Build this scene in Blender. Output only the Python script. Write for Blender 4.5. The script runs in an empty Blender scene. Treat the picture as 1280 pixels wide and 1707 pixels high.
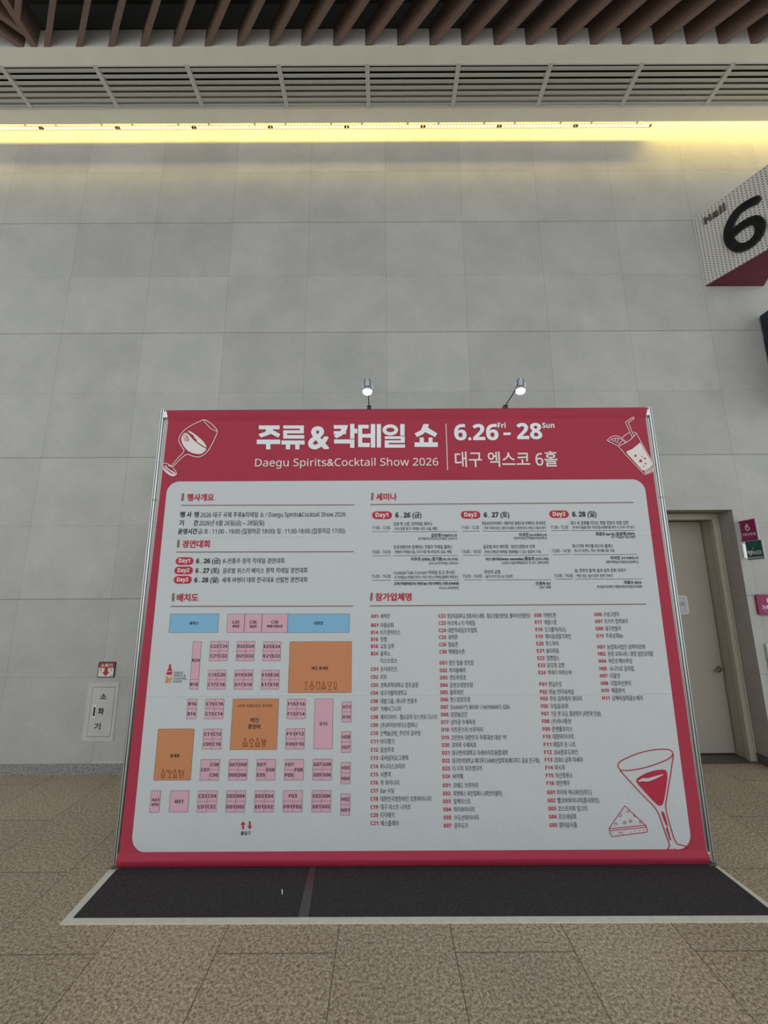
import bpy, bmesh, math, random
from mathutils import Matrix, Vector
random.seed(4)
scene = bpy.context.scene
COL = scene.collection

# ---------------------------------------------------------------- camera
F_PX, PITCH, YAW, ROLL = 668.7, 0.1885, -0.0005, -0.005
CAM = Vector((-0.0647, 0.0, 1.8146))
cam_data = bpy.data.cameras.new('camera')
cam_data.sensor_fit = 'HORIZONTAL'
cam_data.sensor_width = 36.0
cam_data.lens = 36.0 * F_PX / 1280.0
cam_data.clip_start = 0.05
cam = bpy.data.objects.new('camera', cam_data)
COL.objects.link(cam)
cy, sy, cp, sp = math.cos(YAW), math.sin(YAW), math.cos(PITCH), math.sin(PITCH)
right0 = Vector((cy, sy, 0)); fwd = Vector((-sy * cp, cy * cp, sp)); up0 = Vector((sy * sp, -cy * sp, cp))
c, s = math.cos(ROLL), math.sin(ROLL)
rt = right0 * c + up0 * s
up = right0 * -s + up0 * c
cam.matrix_world = Matrix(((rt.x, up.x, -fwd.x, CAM.x), (rt.y, up.y, -fwd.y, CAM.y), (rt.z, up.z, -fwd.z, CAM.z), (0, 0, 0, 1)))
scene.camera = cam

# ---------------------------------------------------------------- view, world, lights
vs = scene.view_settings
vs.view_transform = 'Standard'; vs.look = 'None'; vs.gamma = 1.0; vs.use_curve_mapping = False
vs.exposure = 0.0
WORLD_FRONT, WORLD_BACK = 1.22, 0.60
world = bpy.data.worlds.new('daylight_hall'); scene.world = world; world.use_nodes = True
wn, wl = world.node_tree.nodes, world.node_tree.links
bg = wn['Background']
tc = wn.new('ShaderNodeTexCoord'); sx = wn.new('ShaderNodeSeparateXYZ'); mr = wn.new('ShaderNodeMapRange')
mr.inputs['From Min'].default_value = -1; mr.inputs['From Max'].default_value = 1
mr.inputs['To Min'].default_value = WORLD_FRONT; mr.inputs['To Max'].default_value = WORLD_BACK
wl.new(tc.outputs['Generated'], sx.inputs[0]); wl.new(sx.outputs['Y'], mr.inputs['Value'])
wl.new(mr.outputs[0], bg.inputs['Strength'])
bg.inputs['Color'].default_value = (0.97, 1.0, 1.005, 1)
COVE_POWER = 210.0
ld = bpy.data.lights.new('cove_light', 'AREA'); ld.shape = 'RECTANGLE'; ld.size = 15.0; ld.size_y = 0.035
ld.energy = COVE_POWER; ld.color = (1.0, 0.72, 0.17)
lo = bpy.data.objects.new('cove_light', ld); COL.objects.link(lo)
lo.location = (0, 4.25, 8.30)
lo.rotation_euler = Vector((0, 0.12, -0.42)).to_track_quat('-Z', 'Y').to_euler()

# ---------------------------------------------------------------- materials
def mat(name, col, rough=0.6, metal=0.0, spec=0.4, emit=None, strength=0.0):
    m = bpy.data.materials.new(name); m.use_nodes = True
    b = m.node_tree.nodes['Principled BSDF']
    b.inputs['Base Color'].default_value = (*col, 1)
    b.inputs['Roughness'].default_value = rough
    b.inputs['Metallic'].default_value = metal
    b.inputs['Specular IOR Level'].default_value = spec
    if emit:
        b.inputs['Emission Color'].default_value = (*emit, 1)
        b.inputs['Emission Strength'].default_value = strength
    return m
class NT:
    """small helper to write node graphs"""
    def __init__(s, m):
        s.m = m; s.n = m.node_tree.nodes; s.l = m.node_tree.links; s.b = s.n['Principled BSDF']
        s.tc = s.n.new('ShaderNodeTexCoord'); s.obj = s.tc.outputs['Object']
        sp_ = s.n.new('ShaderNodeSeparateXYZ'); s.l.new(s.obj, sp_.inputs[0]); s.x, s.y, s.z = sp_.outputs
    def put(s, sock, v):
        if hasattr(v, 'links') or hasattr(v, 'is_linked'): s.l.new(v, sock)
        else: sock.default_value = v
    def math(s, op, a, b=0.0, c_=None):
        n = s.n.new('ShaderNodeMath'); n.operation = op
        s.put(n.inputs[0], a); s.put(n.inputs[1], b)
        if c_ is not None: s.put(n.inputs[2], c_)
        return n.outputs[0]
    def noise(s, scale, detail=3.0, vec=None, rough=0.5):
        n = s.n.new('ShaderNodeTexNoise'); n.inputs['Scale'].default_value = scale
        n.inputs['Detail'].default_value = detail; n.inputs['Roughness'].default_value = rough
        s.l.new(vec or s.obj, n.inputs['Vector']); return n.outputs['Fac']
    def ramp(s, fac, stops):
        n = s.n.new('ShaderNodeValToRGB'); e = n.color_ramp.elements
        while len(e) < len(stops): e.new(0.5)
        for k, (p, col) in enumerate(stops): e[k].position = p; e[k].color = (*col, 1)
        s.l.new(fac, n.inputs[0]); return n.outputs[0]
    def mix(s, fac, a, b, mode='MIX'):
        n = s.n.new('ShaderNodeMix'); n.data_type = 'RGBA'; n.blend_type = mode
        s.put(n.inputs['Factor'], fac)
        for k, v in ((6, a), (7, b)):
            if isinstance(v, tuple): n.inputs[k].default_value = (*v, 1)
            else: s.l.new(v, n.inputs[k])
        return n.outputs[2]
    def vec(s, x, y, z=0.0):
        n = s.n.new('ShaderNodeCombineXYZ'); s.put(n.inputs[0], x); s.put(n.inputs[1], y); s.put(n.inputs[2], z); return n.outputs[0]
    def line(s, v, off, period, half):
        """1 on thin lines at off + k*period"""
        a = s.math('PINGPONG', s.math('SUBTRACT', v, off), period / 2)   # distance to the nearest multiple
        return s.math('LESS_THAN', a, half)
    def bump(s, h, strength, dist):
        n = s.n.new('ShaderNodeBump'); n.inputs['Strength'].default_value = strength; n.inputs['Distance'].default_value = dist
        s.l.new(h, n.inputs['Height']); s.l.new(n.outputs[0], s.b.inputs['Normal'])
    def color(s, c_): s.l.new(c_, s.b.inputs['Base Color'])

# wall: grey stone tiles 1.0 x 0.8 m, alternate courses with a stronger joint
M_WALL = mat('grey_wall_stone', (0.5, 0.5, 0.5), 0.6, spec=0.25); g = NT(M_WALL)
WX0, WZ0 = -0.0215, 0.9192
tile = g.vec(g.math('FLOOR', g.math('SUBTRACT', g.x, WX0)), g.math('FLOOR', g.math('DIVIDE', g.math('SUBTRACT', g.z, WZ0), 0.8)))
wn_ = g.n.new('ShaderNodeTexWhiteNoise'); wn_.noise_dimensions = '3D'; g.l.new(tile, wn_.inputs[0])
base = g.ramp(g.noise(2.2, 6, rough=0.65), [(0.3, (0.41, 0.415, 0.402)), (0.7, (0.495, 0.497, 0.478))])
fine = g.ramp(g.noise(95, 3, rough=0.7), [(0.3, (0.86, 0.86, 0.86)), (0.62, (1.05, 1.05, 1.05))])
base = g.mix(1.0, base, fine, 'MULTIPLY')
base = g.mix(1.0, base, g.ramp(wn_.outputs[0], [(0, (0.93, 0.93, 0.94)), (1, (1.04, 1.04, 1.03))]), 'MULTIPLY')
fiss = g.math('LESS_THAN', g.noise(30, 5, rough=0.8), 0.285)
base = g.mix(fiss, base, (0.30, 0.30, 0.29))
jv = g.line(g.x, WX0, 1.0, 0.0022); jh1 = g.math('MULTIPLY', g.line(g.z, WZ0 + 0.8, 1.6, 0.004), g.math('GREATER_THAN', g.z, 0.3)); jh2 = g.line(g.z, WZ0, 1.6, 0.0022)
base = g.mix(g.math('MULTIPLY', jv, 0.5), base, (0.16, 0.16, 0.155))
base = g.mix(g.math('MULTIPLY', jh2, 0.45), base, (0.2, 0.2, 0.195))
base = g.mix(g.math('MULTIPLY', jh1, 0.72), base, (0.12, 0.12, 0.115))
g.color(base)
h = g.math('SUBTRACT', g.math('MULTIPLY', g.noise(60, 3), 0.3), g.math('MAXIMUM', jv, g.math('MAXIMUM', jh1, jh2)))
g.bump(h, 0.35, 0.003)
# darker stone lining of the doorway
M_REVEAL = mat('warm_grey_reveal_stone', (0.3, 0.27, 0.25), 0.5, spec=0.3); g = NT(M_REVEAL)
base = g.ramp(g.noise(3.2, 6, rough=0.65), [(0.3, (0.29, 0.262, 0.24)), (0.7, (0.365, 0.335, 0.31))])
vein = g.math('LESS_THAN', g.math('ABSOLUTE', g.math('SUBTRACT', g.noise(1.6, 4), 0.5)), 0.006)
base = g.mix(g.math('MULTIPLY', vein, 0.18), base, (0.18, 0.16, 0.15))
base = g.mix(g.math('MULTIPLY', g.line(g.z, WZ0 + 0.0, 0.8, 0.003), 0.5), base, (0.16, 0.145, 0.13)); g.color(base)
# floor: speckled brown granite, 0.607 x 1.2 m tiles in half bond, laid lengthwise
M_FLOOR = mat('brown_granite_floor', (0.3, 0.27, 0.22), 0.42, spec=0.35); g = NT(M_FLOOR)
FX0, FW, FL, FY0 = 0.287, 0.6073, 1.21, 2.417
colid = g.math('FLOOR', g.math('DIVIDE', g.math('SUBTRACT', g.x, FX0), FW))
odd = g.math('FLOORED_MODULO', colid, 2.0)
yy = g.math('ADD', g.y, g.math('MULTIPLY', odd, FL / 2))
n1 = g.noise(62, 3, rough=0.68); n2 = g.noise(140, 2, rough=0.6)
sp1 = g.ramp(n1, [(0.33, (0.20, 0.158, 0.105)), (0.46, (0.37, 0.308, 0.215)), (0.55, (0.51, 0.435, 0.312)), (0.68, (0.64, 0.56, 0.425))])
sp2 = g.ramp(n2, [(0.36, (0.5, 0.48, 0.44)), (0.5, (1.0, 1.0, 1.0)), (0.7, (1.14, 1.13, 1.1))])
base = g.mix(1.0, sp1, sp2, 'MULTIPLY')
tid = g.vec(colid, g.math('FLOOR', g.math('DIVIDE', g.math('SUBTRACT', yy, FY0), FL)))
wn2 = g.n.new('ShaderNodeTexWhiteNoise'); g.l.new(tid, wn2.inputs[0])
base = g.mix(1.0, base, g.ramp(wn2.outputs[0], [(0, (0.9, 0.9, 0.9)), (1, (1.05, 1.05, 1.04))]), 'MULTIPLY')
base = g.mix(1.0, base, g.ramp(g.noise(1.3, 4), [(0.3, (0.9, 0.9, 0.9)), (0.7, (1.06, 1.06, 1.06))]), 'MULTIPLY')
j = g.math('MAXIMUM', g.line(g.x, FX0, FW, 0.0026), g.line(yy, FY0, FL, 0.0026))
base = g.mix(g.math('MULTIPLY', j, 0.85), base, (0.07, 0.06, 0.045)); g.color(base)
g.bump(g.math('SUBTRACT', g.math('MULTIPLY', n1, 0.25), j), 0.25, 0.003)
# grey granite skirting
M_SKIRT = mat('grey_granite_skirting', (0.3, 0.3, 0.3), 0.4); g = NT(M_SKIRT)
g.color(g.ramp(g.noise(70, 3, rough=0.7), [(0.36, (0.10, 0.105, 0.10)), (0.5, (0.24, 0.245, 0.24)), (0.64, (0.40, 0.41, 0.40))]))
M_SILL = mat('dark_granite_threshold', (0.09, 0.08, 0.068), 0.45)
M_SOFFIT = mat('soffit_paint', (0.60, 0.575, 0.49), 0.75, spec=0.2); g = NT(M_SOFFIT)
g.color(g.ramp(g.noise(3, 3), [(0.3, (0.70, 0.68, 0.585)), (0.7, (0.75, 0.725, 0.63))]))
M_UPSTAND = mat('grey_upstand_plaster', (0.62, 0.6, 0.57), 0.85, spec=0.1); g = NT(M_UPSTAND)
g.color(g.ramp(g.noise(40, 4, rough=0.7), [(0.3, (0.57, 0.555, 0.525)), (0.7, (0.68, 0.665, 0.63))]))
M_SLAB = mat('black_ceiling_void', (0.065, 0.066, 0.063), 0.95, spec=0.05)  # dark slab lightened evenly, lens haze put into the colour
M_DUCT = mat('dark_duct_void', (0.03, 0.03, 0.028), 0.9, spec=0.1)
M_SLAT = mat('grille_paint', (0.50, 0.50, 0.46), 0.6, spec=0.3)
M_WOOD = mat('brown_wood', (0.16, 0.1, 0.07), 0.6, spec=0.25); g = NT(M_WOOD)
g.color(g.ramp(g.noise(14, 5, g.vec(g.math('MULTIPLY', g.x, 6), g.math('MULTIPLY', g.y, 0.7), g.math('MULTIPLY', g.z, 6)), 0.6),
               [(0.3, (0.13, 0.084, 0.065)), (0.7, (0.20, 0.135, 0.108))]))
M_DOOR = mat('beige_door_paint', (0.36, 0.325, 0.285), 0.45, spec=0.35); g = NT(M_DOOR)
g.color(g.ramp(g.noise(180, 2), [(0.3, (0.335, 0.30, 0.262)), (0.7, (0.39, 0.355, 0.312))]))
M_FRAME = mat('beige_frame_paint', (0.42, 0.385, 0.31), 0.4, spec=0.4)
M_GAP_SHADE = mat('black_gap', (0.02, 0.018, 0.016), 0.8)  # black sheets behind door and cabinet joints, gap shade put into the colour
M_ALU = mat('anodised_aluminium', (0.66, 0.69, 0.69), 0.32, metal=0.85)
M_ALU_DARK = mat('dark_foot_groove_shade', (0.13, 0.15, 0.15), 0.5, metal=0.3)
M_CHROME = mat('polished_chrome', (0.75, 0.76, 0.78), 0.12, metal=1.0)
M_BLACK_METAL = mat('black_metal', (0.025, 0.02, 0.022), 0.4, metal=0.3)
M_LAMP = mat('dark_chrome', (0.30, 0.31, 0.335), 0.16, metal=1.0)
M_BULB = mat('led_lamp_lens', (1, 1, 1), 0.3, emit=(0.93, 0.98, 1.0), strength=9.0)
M_BACKBOARD = mat('light_grey_panel_board', (0.55, 0.53, 0.5), 0.5)
M_CARPET = mat('charcoal_carpet', (0.03, 0.029, 0.03), 0.97, spec=0.1); g = NT(M_CARPET)
g.color(g.ramp(g.noise(120, 4, rough=0.75), [(0.3, (0.032, 0.030, 0.033)), (0.55, (0.052, 0.049, 0.052)), (0.72, (0.10, 0.094, 0.094))]))
g.bump(g.noise(240, 3), 0.5, 0.003)
M_TAPE = mat('cream_floor_tape', (0.64, 0.64, 0.55), 0.5); g = NT(M_TAPE)
g.color(g.ramp(g.noise(18, 4), [(0.3, (0.60, 0.59, 0.49)), (0.7, (0.68, 0.68, 0.59))]))
M_SEAM = mat('grey_seam_tape', (0.075, 0.07, 0.068), 0.5); g = NT(M_SEAM)
g.color(g.mix(g.math('MULTIPLY', g.math('LESS_THAN', g.math('ABSOLUTE', g.math('SUBTRACT', g.y, 2.93)), 0.085), g.noise(9, 2)), (0.085, 0.080, 0.077), (0.11, 0.03, 0.035)))
M_PAPER = mat('white_paper', (0.8, 0.8, 0.8), 0.7)

# banner cloth: red margin and white field share the folds and puckers of the fabric
def cloth(name, col):
    m = mat(name, col, 0.55, spec=0.25); g = NT(m)
    wr = g.noise(3.2, 4, g.vec(g.math('ADD', g.x, g.math('MULTIPLY', g.z, 0.45)), 0.0, g.math('MULTIPLY', g.z, 0.55)), 0.55)
    hv = g.math('MULTIPLY', wr, 1.0)
    for zc in (2.2114, 1.0731):
        d_ = g.math('ABSOLUTE', g.math('SUBTRACT', g.z, g.math('ADD', zc, g.math('MULTIPLY', g.math('SUBTRACT', g.noise(1.5, 2), 0.5), 0.012))))
        hv = g.math('ADD', hv, g.math('MULTIPLY', g.math('MAXIMUM', g.math('SUBTRACT', 1.0, g.math('DIVIDE', d_, 0.007)), 0.0), 0.08))
    g.bump(hv, 0.55, 0.035)
    return m
M_RED = cloth('banner_crimson', (0.385, 0.031, 0.063))
M_WHITE = cloth('banner_white', (0.565, 0.60, 0.622))
PRINT = {k: mat(k, v, 0.55, spec=0.25) for k, v in {
    'print_white': (0.78, 0.82, 0.86), 'print_cream': (0.78, 0.73, 0.70), 'print_red': (0.46, 0.032, 0.065), 'print_red_over': (0.50, 0.035, 0.075),
    'print_black': (0.035, 0.037, 0.045), 'print_grey': (0.085, 0.092, 0.105), 'print_brown': (0.22, 0.155, 0.135), 'print_pink': (0.66, 0.40, 0.49),
    'print_blue': (0.22, 0.47, 0.68), 'print_orange': (0.58, 0.245, 0.115), 'print_amber': (0.66, 0.33, 0.09), 'print_dark_brown': (0.20, 0.065, 0.025),
    'print_outline': (0.14, 0.12, 0.15), 'print_panel_over': (0.565, 0.60, 0.622)}.items()}
M_SIGN_RED = mat('maroon_sign_paint', (0.155, 0.018, 0.040), 0.5)
M_SIGN_WINE = mat('magenta_sign_face', (0.27, 0.012, 0.092), 0.4)
M_SIGN_GREEN = mat('green_sign_face', (0.012, 0.085, 0.066), 0.4)
M_SIGN_BLACK = mat('black_lettering', (0.028, 0.03, 0.032), 0.45)
M_SIGN_BROWN_REFLECT = mat('brown_reflect_lettering', (0.13, 0.115, 0.085), 0.4, metal=0.3)  # dark grey letters, a brownish reflection put into the colour
M_SIGN_WHITE = mat('white_lettering', (0.72, 0.72, 0.74), 0.5)
M_ACRYLIC = mat('frosted_acrylic', (0.68, 0.69, 0.70), 0.3)
M_NAVY = mat('navy_sign_face', (0.014, 0.019, 0.036), 0.35)
M_CABINET = mat('white_cabinet_paint', (0.58, 0.58, 0.54), 0.4)
M_EXT_DOOR = mat('pale_cabinet_door', (0.55, 0.555, 0.54), 0.5, spec=0.3); g = NT(M_EXT_DOOR)
g.color(g.ramp(g.noise(5, 5), [(0.3, (0.46, 0.47, 0.455)), (0.7, (0.53, 0.535, 0.52))]))
M_SIGN_RED2 = mat('red_sign_face', (0.36, 0.018, 0.035), 0.45)
M_PERF = mat('perforated_white_metal', (0.5, 0.5, 0.48), 0.5); g = NT(M_PERF)
fx = g.math('SUBTRACT', g.math('FLOORED_MODULO', g.math('SUBTRACT', g.x, 0.0), 0.0375), 0.01875)
fz = g.math('SUBTRACT', g.math('FLOORED_MODULO', g.math('ADD', g.z, 0.005), 0.0345), 0.01725)
dd = g.math('SQRT', g.math('ADD', g.math('MULTIPLY', fx, fx), g.math('MULTIPLY', fz, fz)))
g.color(g.mix(g.math('LESS_THAN', dd, 0.0070), (0.58, 0.57, 0.55), (0.022, 0.02, 0.02)))
M_LED = mat('led_cells', (0.9, 0.8, 0.6), 0.4); g = NT(M_LED)
cell_ = g.math('LESS_THAN', g.math('PINGPONG', g.x, 0.021), 0.0125)
edge_ = g.math('LESS_THAN', g.math('ABSOLUTE', g.y), 0.017)
on = g.math('MULTIPLY', cell_, edge_)
g.b.inputs['Emission Color'].default_value = (1.0, 0.70, 0.36, 1)
g.l.new(g.math('ADD', g.math('MULTIPLY', on, 2.0), 0.42), g.b.inputs['Emission Strength'])

# ---------------------------------------------------------------- mesh helpers
def link(name, verts, faces, mats, parent=None, loc=None, idx=None, smooth=False, rot=None):
    me = bpy.data.meshes.new(name); me.from_pydata([tuple(v) for v in verts], [], faces)
    for m in (mats if isinstance(mats, (list, tuple)) else [mats]): me.materials.append(m)
    if idx: me.polygons.foreach_set('material_index', idx)
    if smooth: me.polygons.foreach_set('use_smooth', [True] * len(me.polygons))
    me.update()
    o = bpy.data.objects.new(name, me); COL.objects.link(o)
    if parent is not None: o.parent = parent
    if loc: o.location = loc
    if rot: o.rotation_euler = rot
    return o
class MB:
    def __init__(s): s.v = []; s.f = []; s.i = []; s.n = 0
    def add(s, v, f, mi=0):
        k = len(s.v); s.v += [tuple(p) for p in v]; s.f += [[a + k for a in q] for q in f]; s.i += [mi] * len(f)
    def box(s, x0, y0, z0, x1, y1, z1, mi=0):
        s.add([(x0, y0, z0), (x1, y0, z0), (x1, y1, z0), (x0, y1, z0), (x0, y0, z1), (x1, y0, z1), (x1, y1, z1), (x0, y1, z1)],
              [(3, 2, 1, 0), (4, 5, 6, 7), (0, 1, 5, 4), (1, 2, 6, 5), (2, 3, 7, 6), (3, 0, 4, 7)], mi)
    def bbox(s, x0, y0, z0, x1, y1, z1, b=0.004, mi=0):
        """box with bevelled edges"""
        bm = bmesh.new(); bmesh.ops.create_cube(bm, size=1.0)
        for v in bm.verts: v.co = Vector(((x0 + x1) / 2 + v.co.x * (x1 - x0), (y0 + y1) / 2 + v.co.y * (y1 - y0), (z0 + z1) / 2 + v.co.z * (z1 - z0)))
        bmesh.ops.bevel(bm, geom=bm.edges[:], offset=b, segments=2, profile=0.5, affect='EDGES')
        bm.verts.index_update(); s.add([v.co[:] for v in bm.verts], [[v.index for v in f.verts] for f in bm.faces], mi); bm.free()
    def prism(s, pts, z0, z1, mi=0, M=None):
        n = len(pts); v = [(x, y, z0) for x, y in pts] + [(x, y, z1) for x, y in pts]
        if M is not None: v = [tuple(M @ Vector(p)) for p in v]
        s.add(v, [list(range(n))[::-1], list(range(n, 2 * n))] + [(k, (k + 1) % n, n + (k + 1) % n, n + k) for k in range(n)], mi)
    def tube(s, a, b, r, n=12, r2=None, mi=0):
        a = Vector(a); b = Vector(b); d = (b - a).normalized()
        u = d.orthogonal().normalized(); w = d.cross(u); r2 = r if r2 is None else r2
        v = [a + (u * math.cos(2 * math.pi * k / n) + w * math.sin(2 * math.pi * k / n)) * r for k in range(n)]
        v += [b + (u * math.cos(2 * math.pi * k / n) + w * math.sin(2 * math.pi * k / n)) * r2 for k in range(n)]
        s.add(v, [list(range(n))[::-1], list(range(n, 2 * n))] + [(k, (k + 1) % n, n + (k + 1) % n, n + k) for k in range(n)], mi)
    def lathe(s, prof, n=20, M=Matrix.Identity(4), mi=0):
        """prof: (radius, height) along local z"""
        v = []; f = []
        for r, z in prof:
            for k in range(n): v.append(M @ Vector((r * math.cos(2 * math.pi * k / n), r * math.sin(2 * math.pi * k / n), z)))
        for a in range(len(prof) - 1):
            for k in range(n): f.append((a * n + k, a * n + (k + 1) % n, (a + 1) * n + (k + 1) % n, (a + 1) * n + k))
        f.append(list(range(n))[::-1]); f.append(list(range((len(prof) - 1) * n, len(prof) * n)))
        s.add(v, f, mi)
    def flat(s, pts, y, mi=0):
        """filled outline in the x-z plane at depth y, facing -y"""
        s.n = (s.n + 1) % 97; y -= s.n * 8e-6      # overlapping prints never share a plane
        s.add([(x, y, z) for x, z in pts], [list(range(len(pts)))], mi)
    def ribbon(s, pts, w, y, mi=0, n=10):
        """drawn line of width w in the x-z plane with round joints"""
        for (x0, z0), (x1, z1) in zip(pts, pts[1:]):
            L = math.hypot(x1 - x0, z1 - z0)
            if L < 1e-6: continue
            nx, nz = -(z1 - z0) / L * w / 2, (x1 - x0) / L * w / 2
            s.flat([(x0 + nx, z0 + nz), (x1 + nx, z1 + nz), (x1 - nx, z1 - nz), (x0 - nx, z0 - nz)], y, mi)
        for x, z in pts:
            s.flat([(x + w / 2 * math.cos(2 * math.pi * k / n), z + w / 2 * math.sin(2 * math.pi * k / n)) for k in range(n)], y, mi)
    def build(s, name, mats, parent=None, **kw):
        return link(name, s.v, s.f, mats, parent, idx=s.i, **kw)
def rrect(x0, z0, x1, z1, r, n=6):
    out = []
    for cx, cz, a0 in ((x1 - r, z1 - r, 0), (x0 + r, z1 - r, 90), (x0 + r, z0 + r, 180), (x1 - r, z0 + r, 270)):
        for k in range(n + 1):
            a = math.radians(a0 + 90 * k / n); out.append((cx + r * math.cos(a), cz + r * math.sin(a)))
    return out
def thing(name, label, cat, loc=(0, 0, 0), group=None):
    o = bpy.data.objects.new(name, None); COL.objects.link(o); o.location = loc; o.empty_display_size = 0.1
    return tag(o, label, cat, group)
def tag(o, label, cat, group=None):
    o['label'] = label; o['category'] = cat
    if group: o['group'] = group
    return o
def struct(o): o['kind'] = 'structure'; return o
ORD = ['first', 'second', 'third', 'fourth', 'fifth', 'sixth', 'seventh', 'eighth', 'ninth', 'tenth', 'eleventh', 'twelfth', 'thirteenth', 'fourteenth',
       'fifteenth', 'sixteenth', 'seventeenth', 'eighteenth', 'nineteenth', 'twentieth', 'twenty-first', 'twenty-second', 'twenty-third', 'twenty-fourth']

# ---------------------------------------------------------------- lettering
txt_curve = bpy.data.curves.new('lettering_source', 'FONT')
txt_obj = bpy.data.objects.new('lettering_source', txt_curve); COL.objects.link(txt_obj)
txt_cache = {}
def sans(s, bold):
    U, L, D = (0x1D5D4, 0x1D5EE, 0x1D7EC) if bold else (0x1D5A0, 0x1D5BA, 0x1D7E2)
    return ''.join(chr(U + ord(ch) - 65) if 'A' <= ch <= 'Z' else chr(L + ord(ch) - 97) if 'a' <= ch <= 'z' else chr(D + ord(ch) - 48) if '0' <= ch <= '9' else ch for ch in s)
def glyphs(s, bold, ext=0.0, res=3):
    key = (s, bold, ext)
    if key not in txt_cache:
        txt_curve.body = sans(s, bold); txt_curve.size = 1.0; txt_curve.resolution_u = res; txt_curve.extrude = ext
        bpy.context.view_layer.update()
        ev = txt_obj.evaluated_get(bpy.context.evaluated_depsgraph_get()); me = ev.to_mesh()
        v = [tuple(p.co) for p in me.vertices]; f = [tuple(p.vertices) for p in me.polygons]; ev.to_mesh_clear()
        txt_cache[key] = (v, f)
    return txt_cache[key]
def write(mb, s, x0, x1, zb, size, fat, y, mi=0, bold=None):
    """a line of lettering from x0 to x1 with baseline zb on the plane y; fat thickens the strokes (in em)"""
    v, f = glyphs(s, fat >= 0.006 if bold is None else bold)
    if not v: return
    a = min(p[0] for p in v); b = max(p[0] for p in v); k = (x1 - x0) / max(b - a, 1e-6)
    offs = [(0, 0)]
    if fat >= 0.01: offs += [(fat * math.cos(t * math.pi / 4), fat * math.sin(t * math.pi / 4)) for t in range(8)]
    elif fat > 0: offs += [(-fat, -fat), (fat, fat), (fat, -fat), (-fat, fat)]
    for q_, (dx, dz) in enumerate(offs):
        mb.add([(x0 + (p[0] - a) * k + dx * size, y - q_ * 2e-5, zb + (p[1] + dz) * size) for p in v], f, mi)

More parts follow.
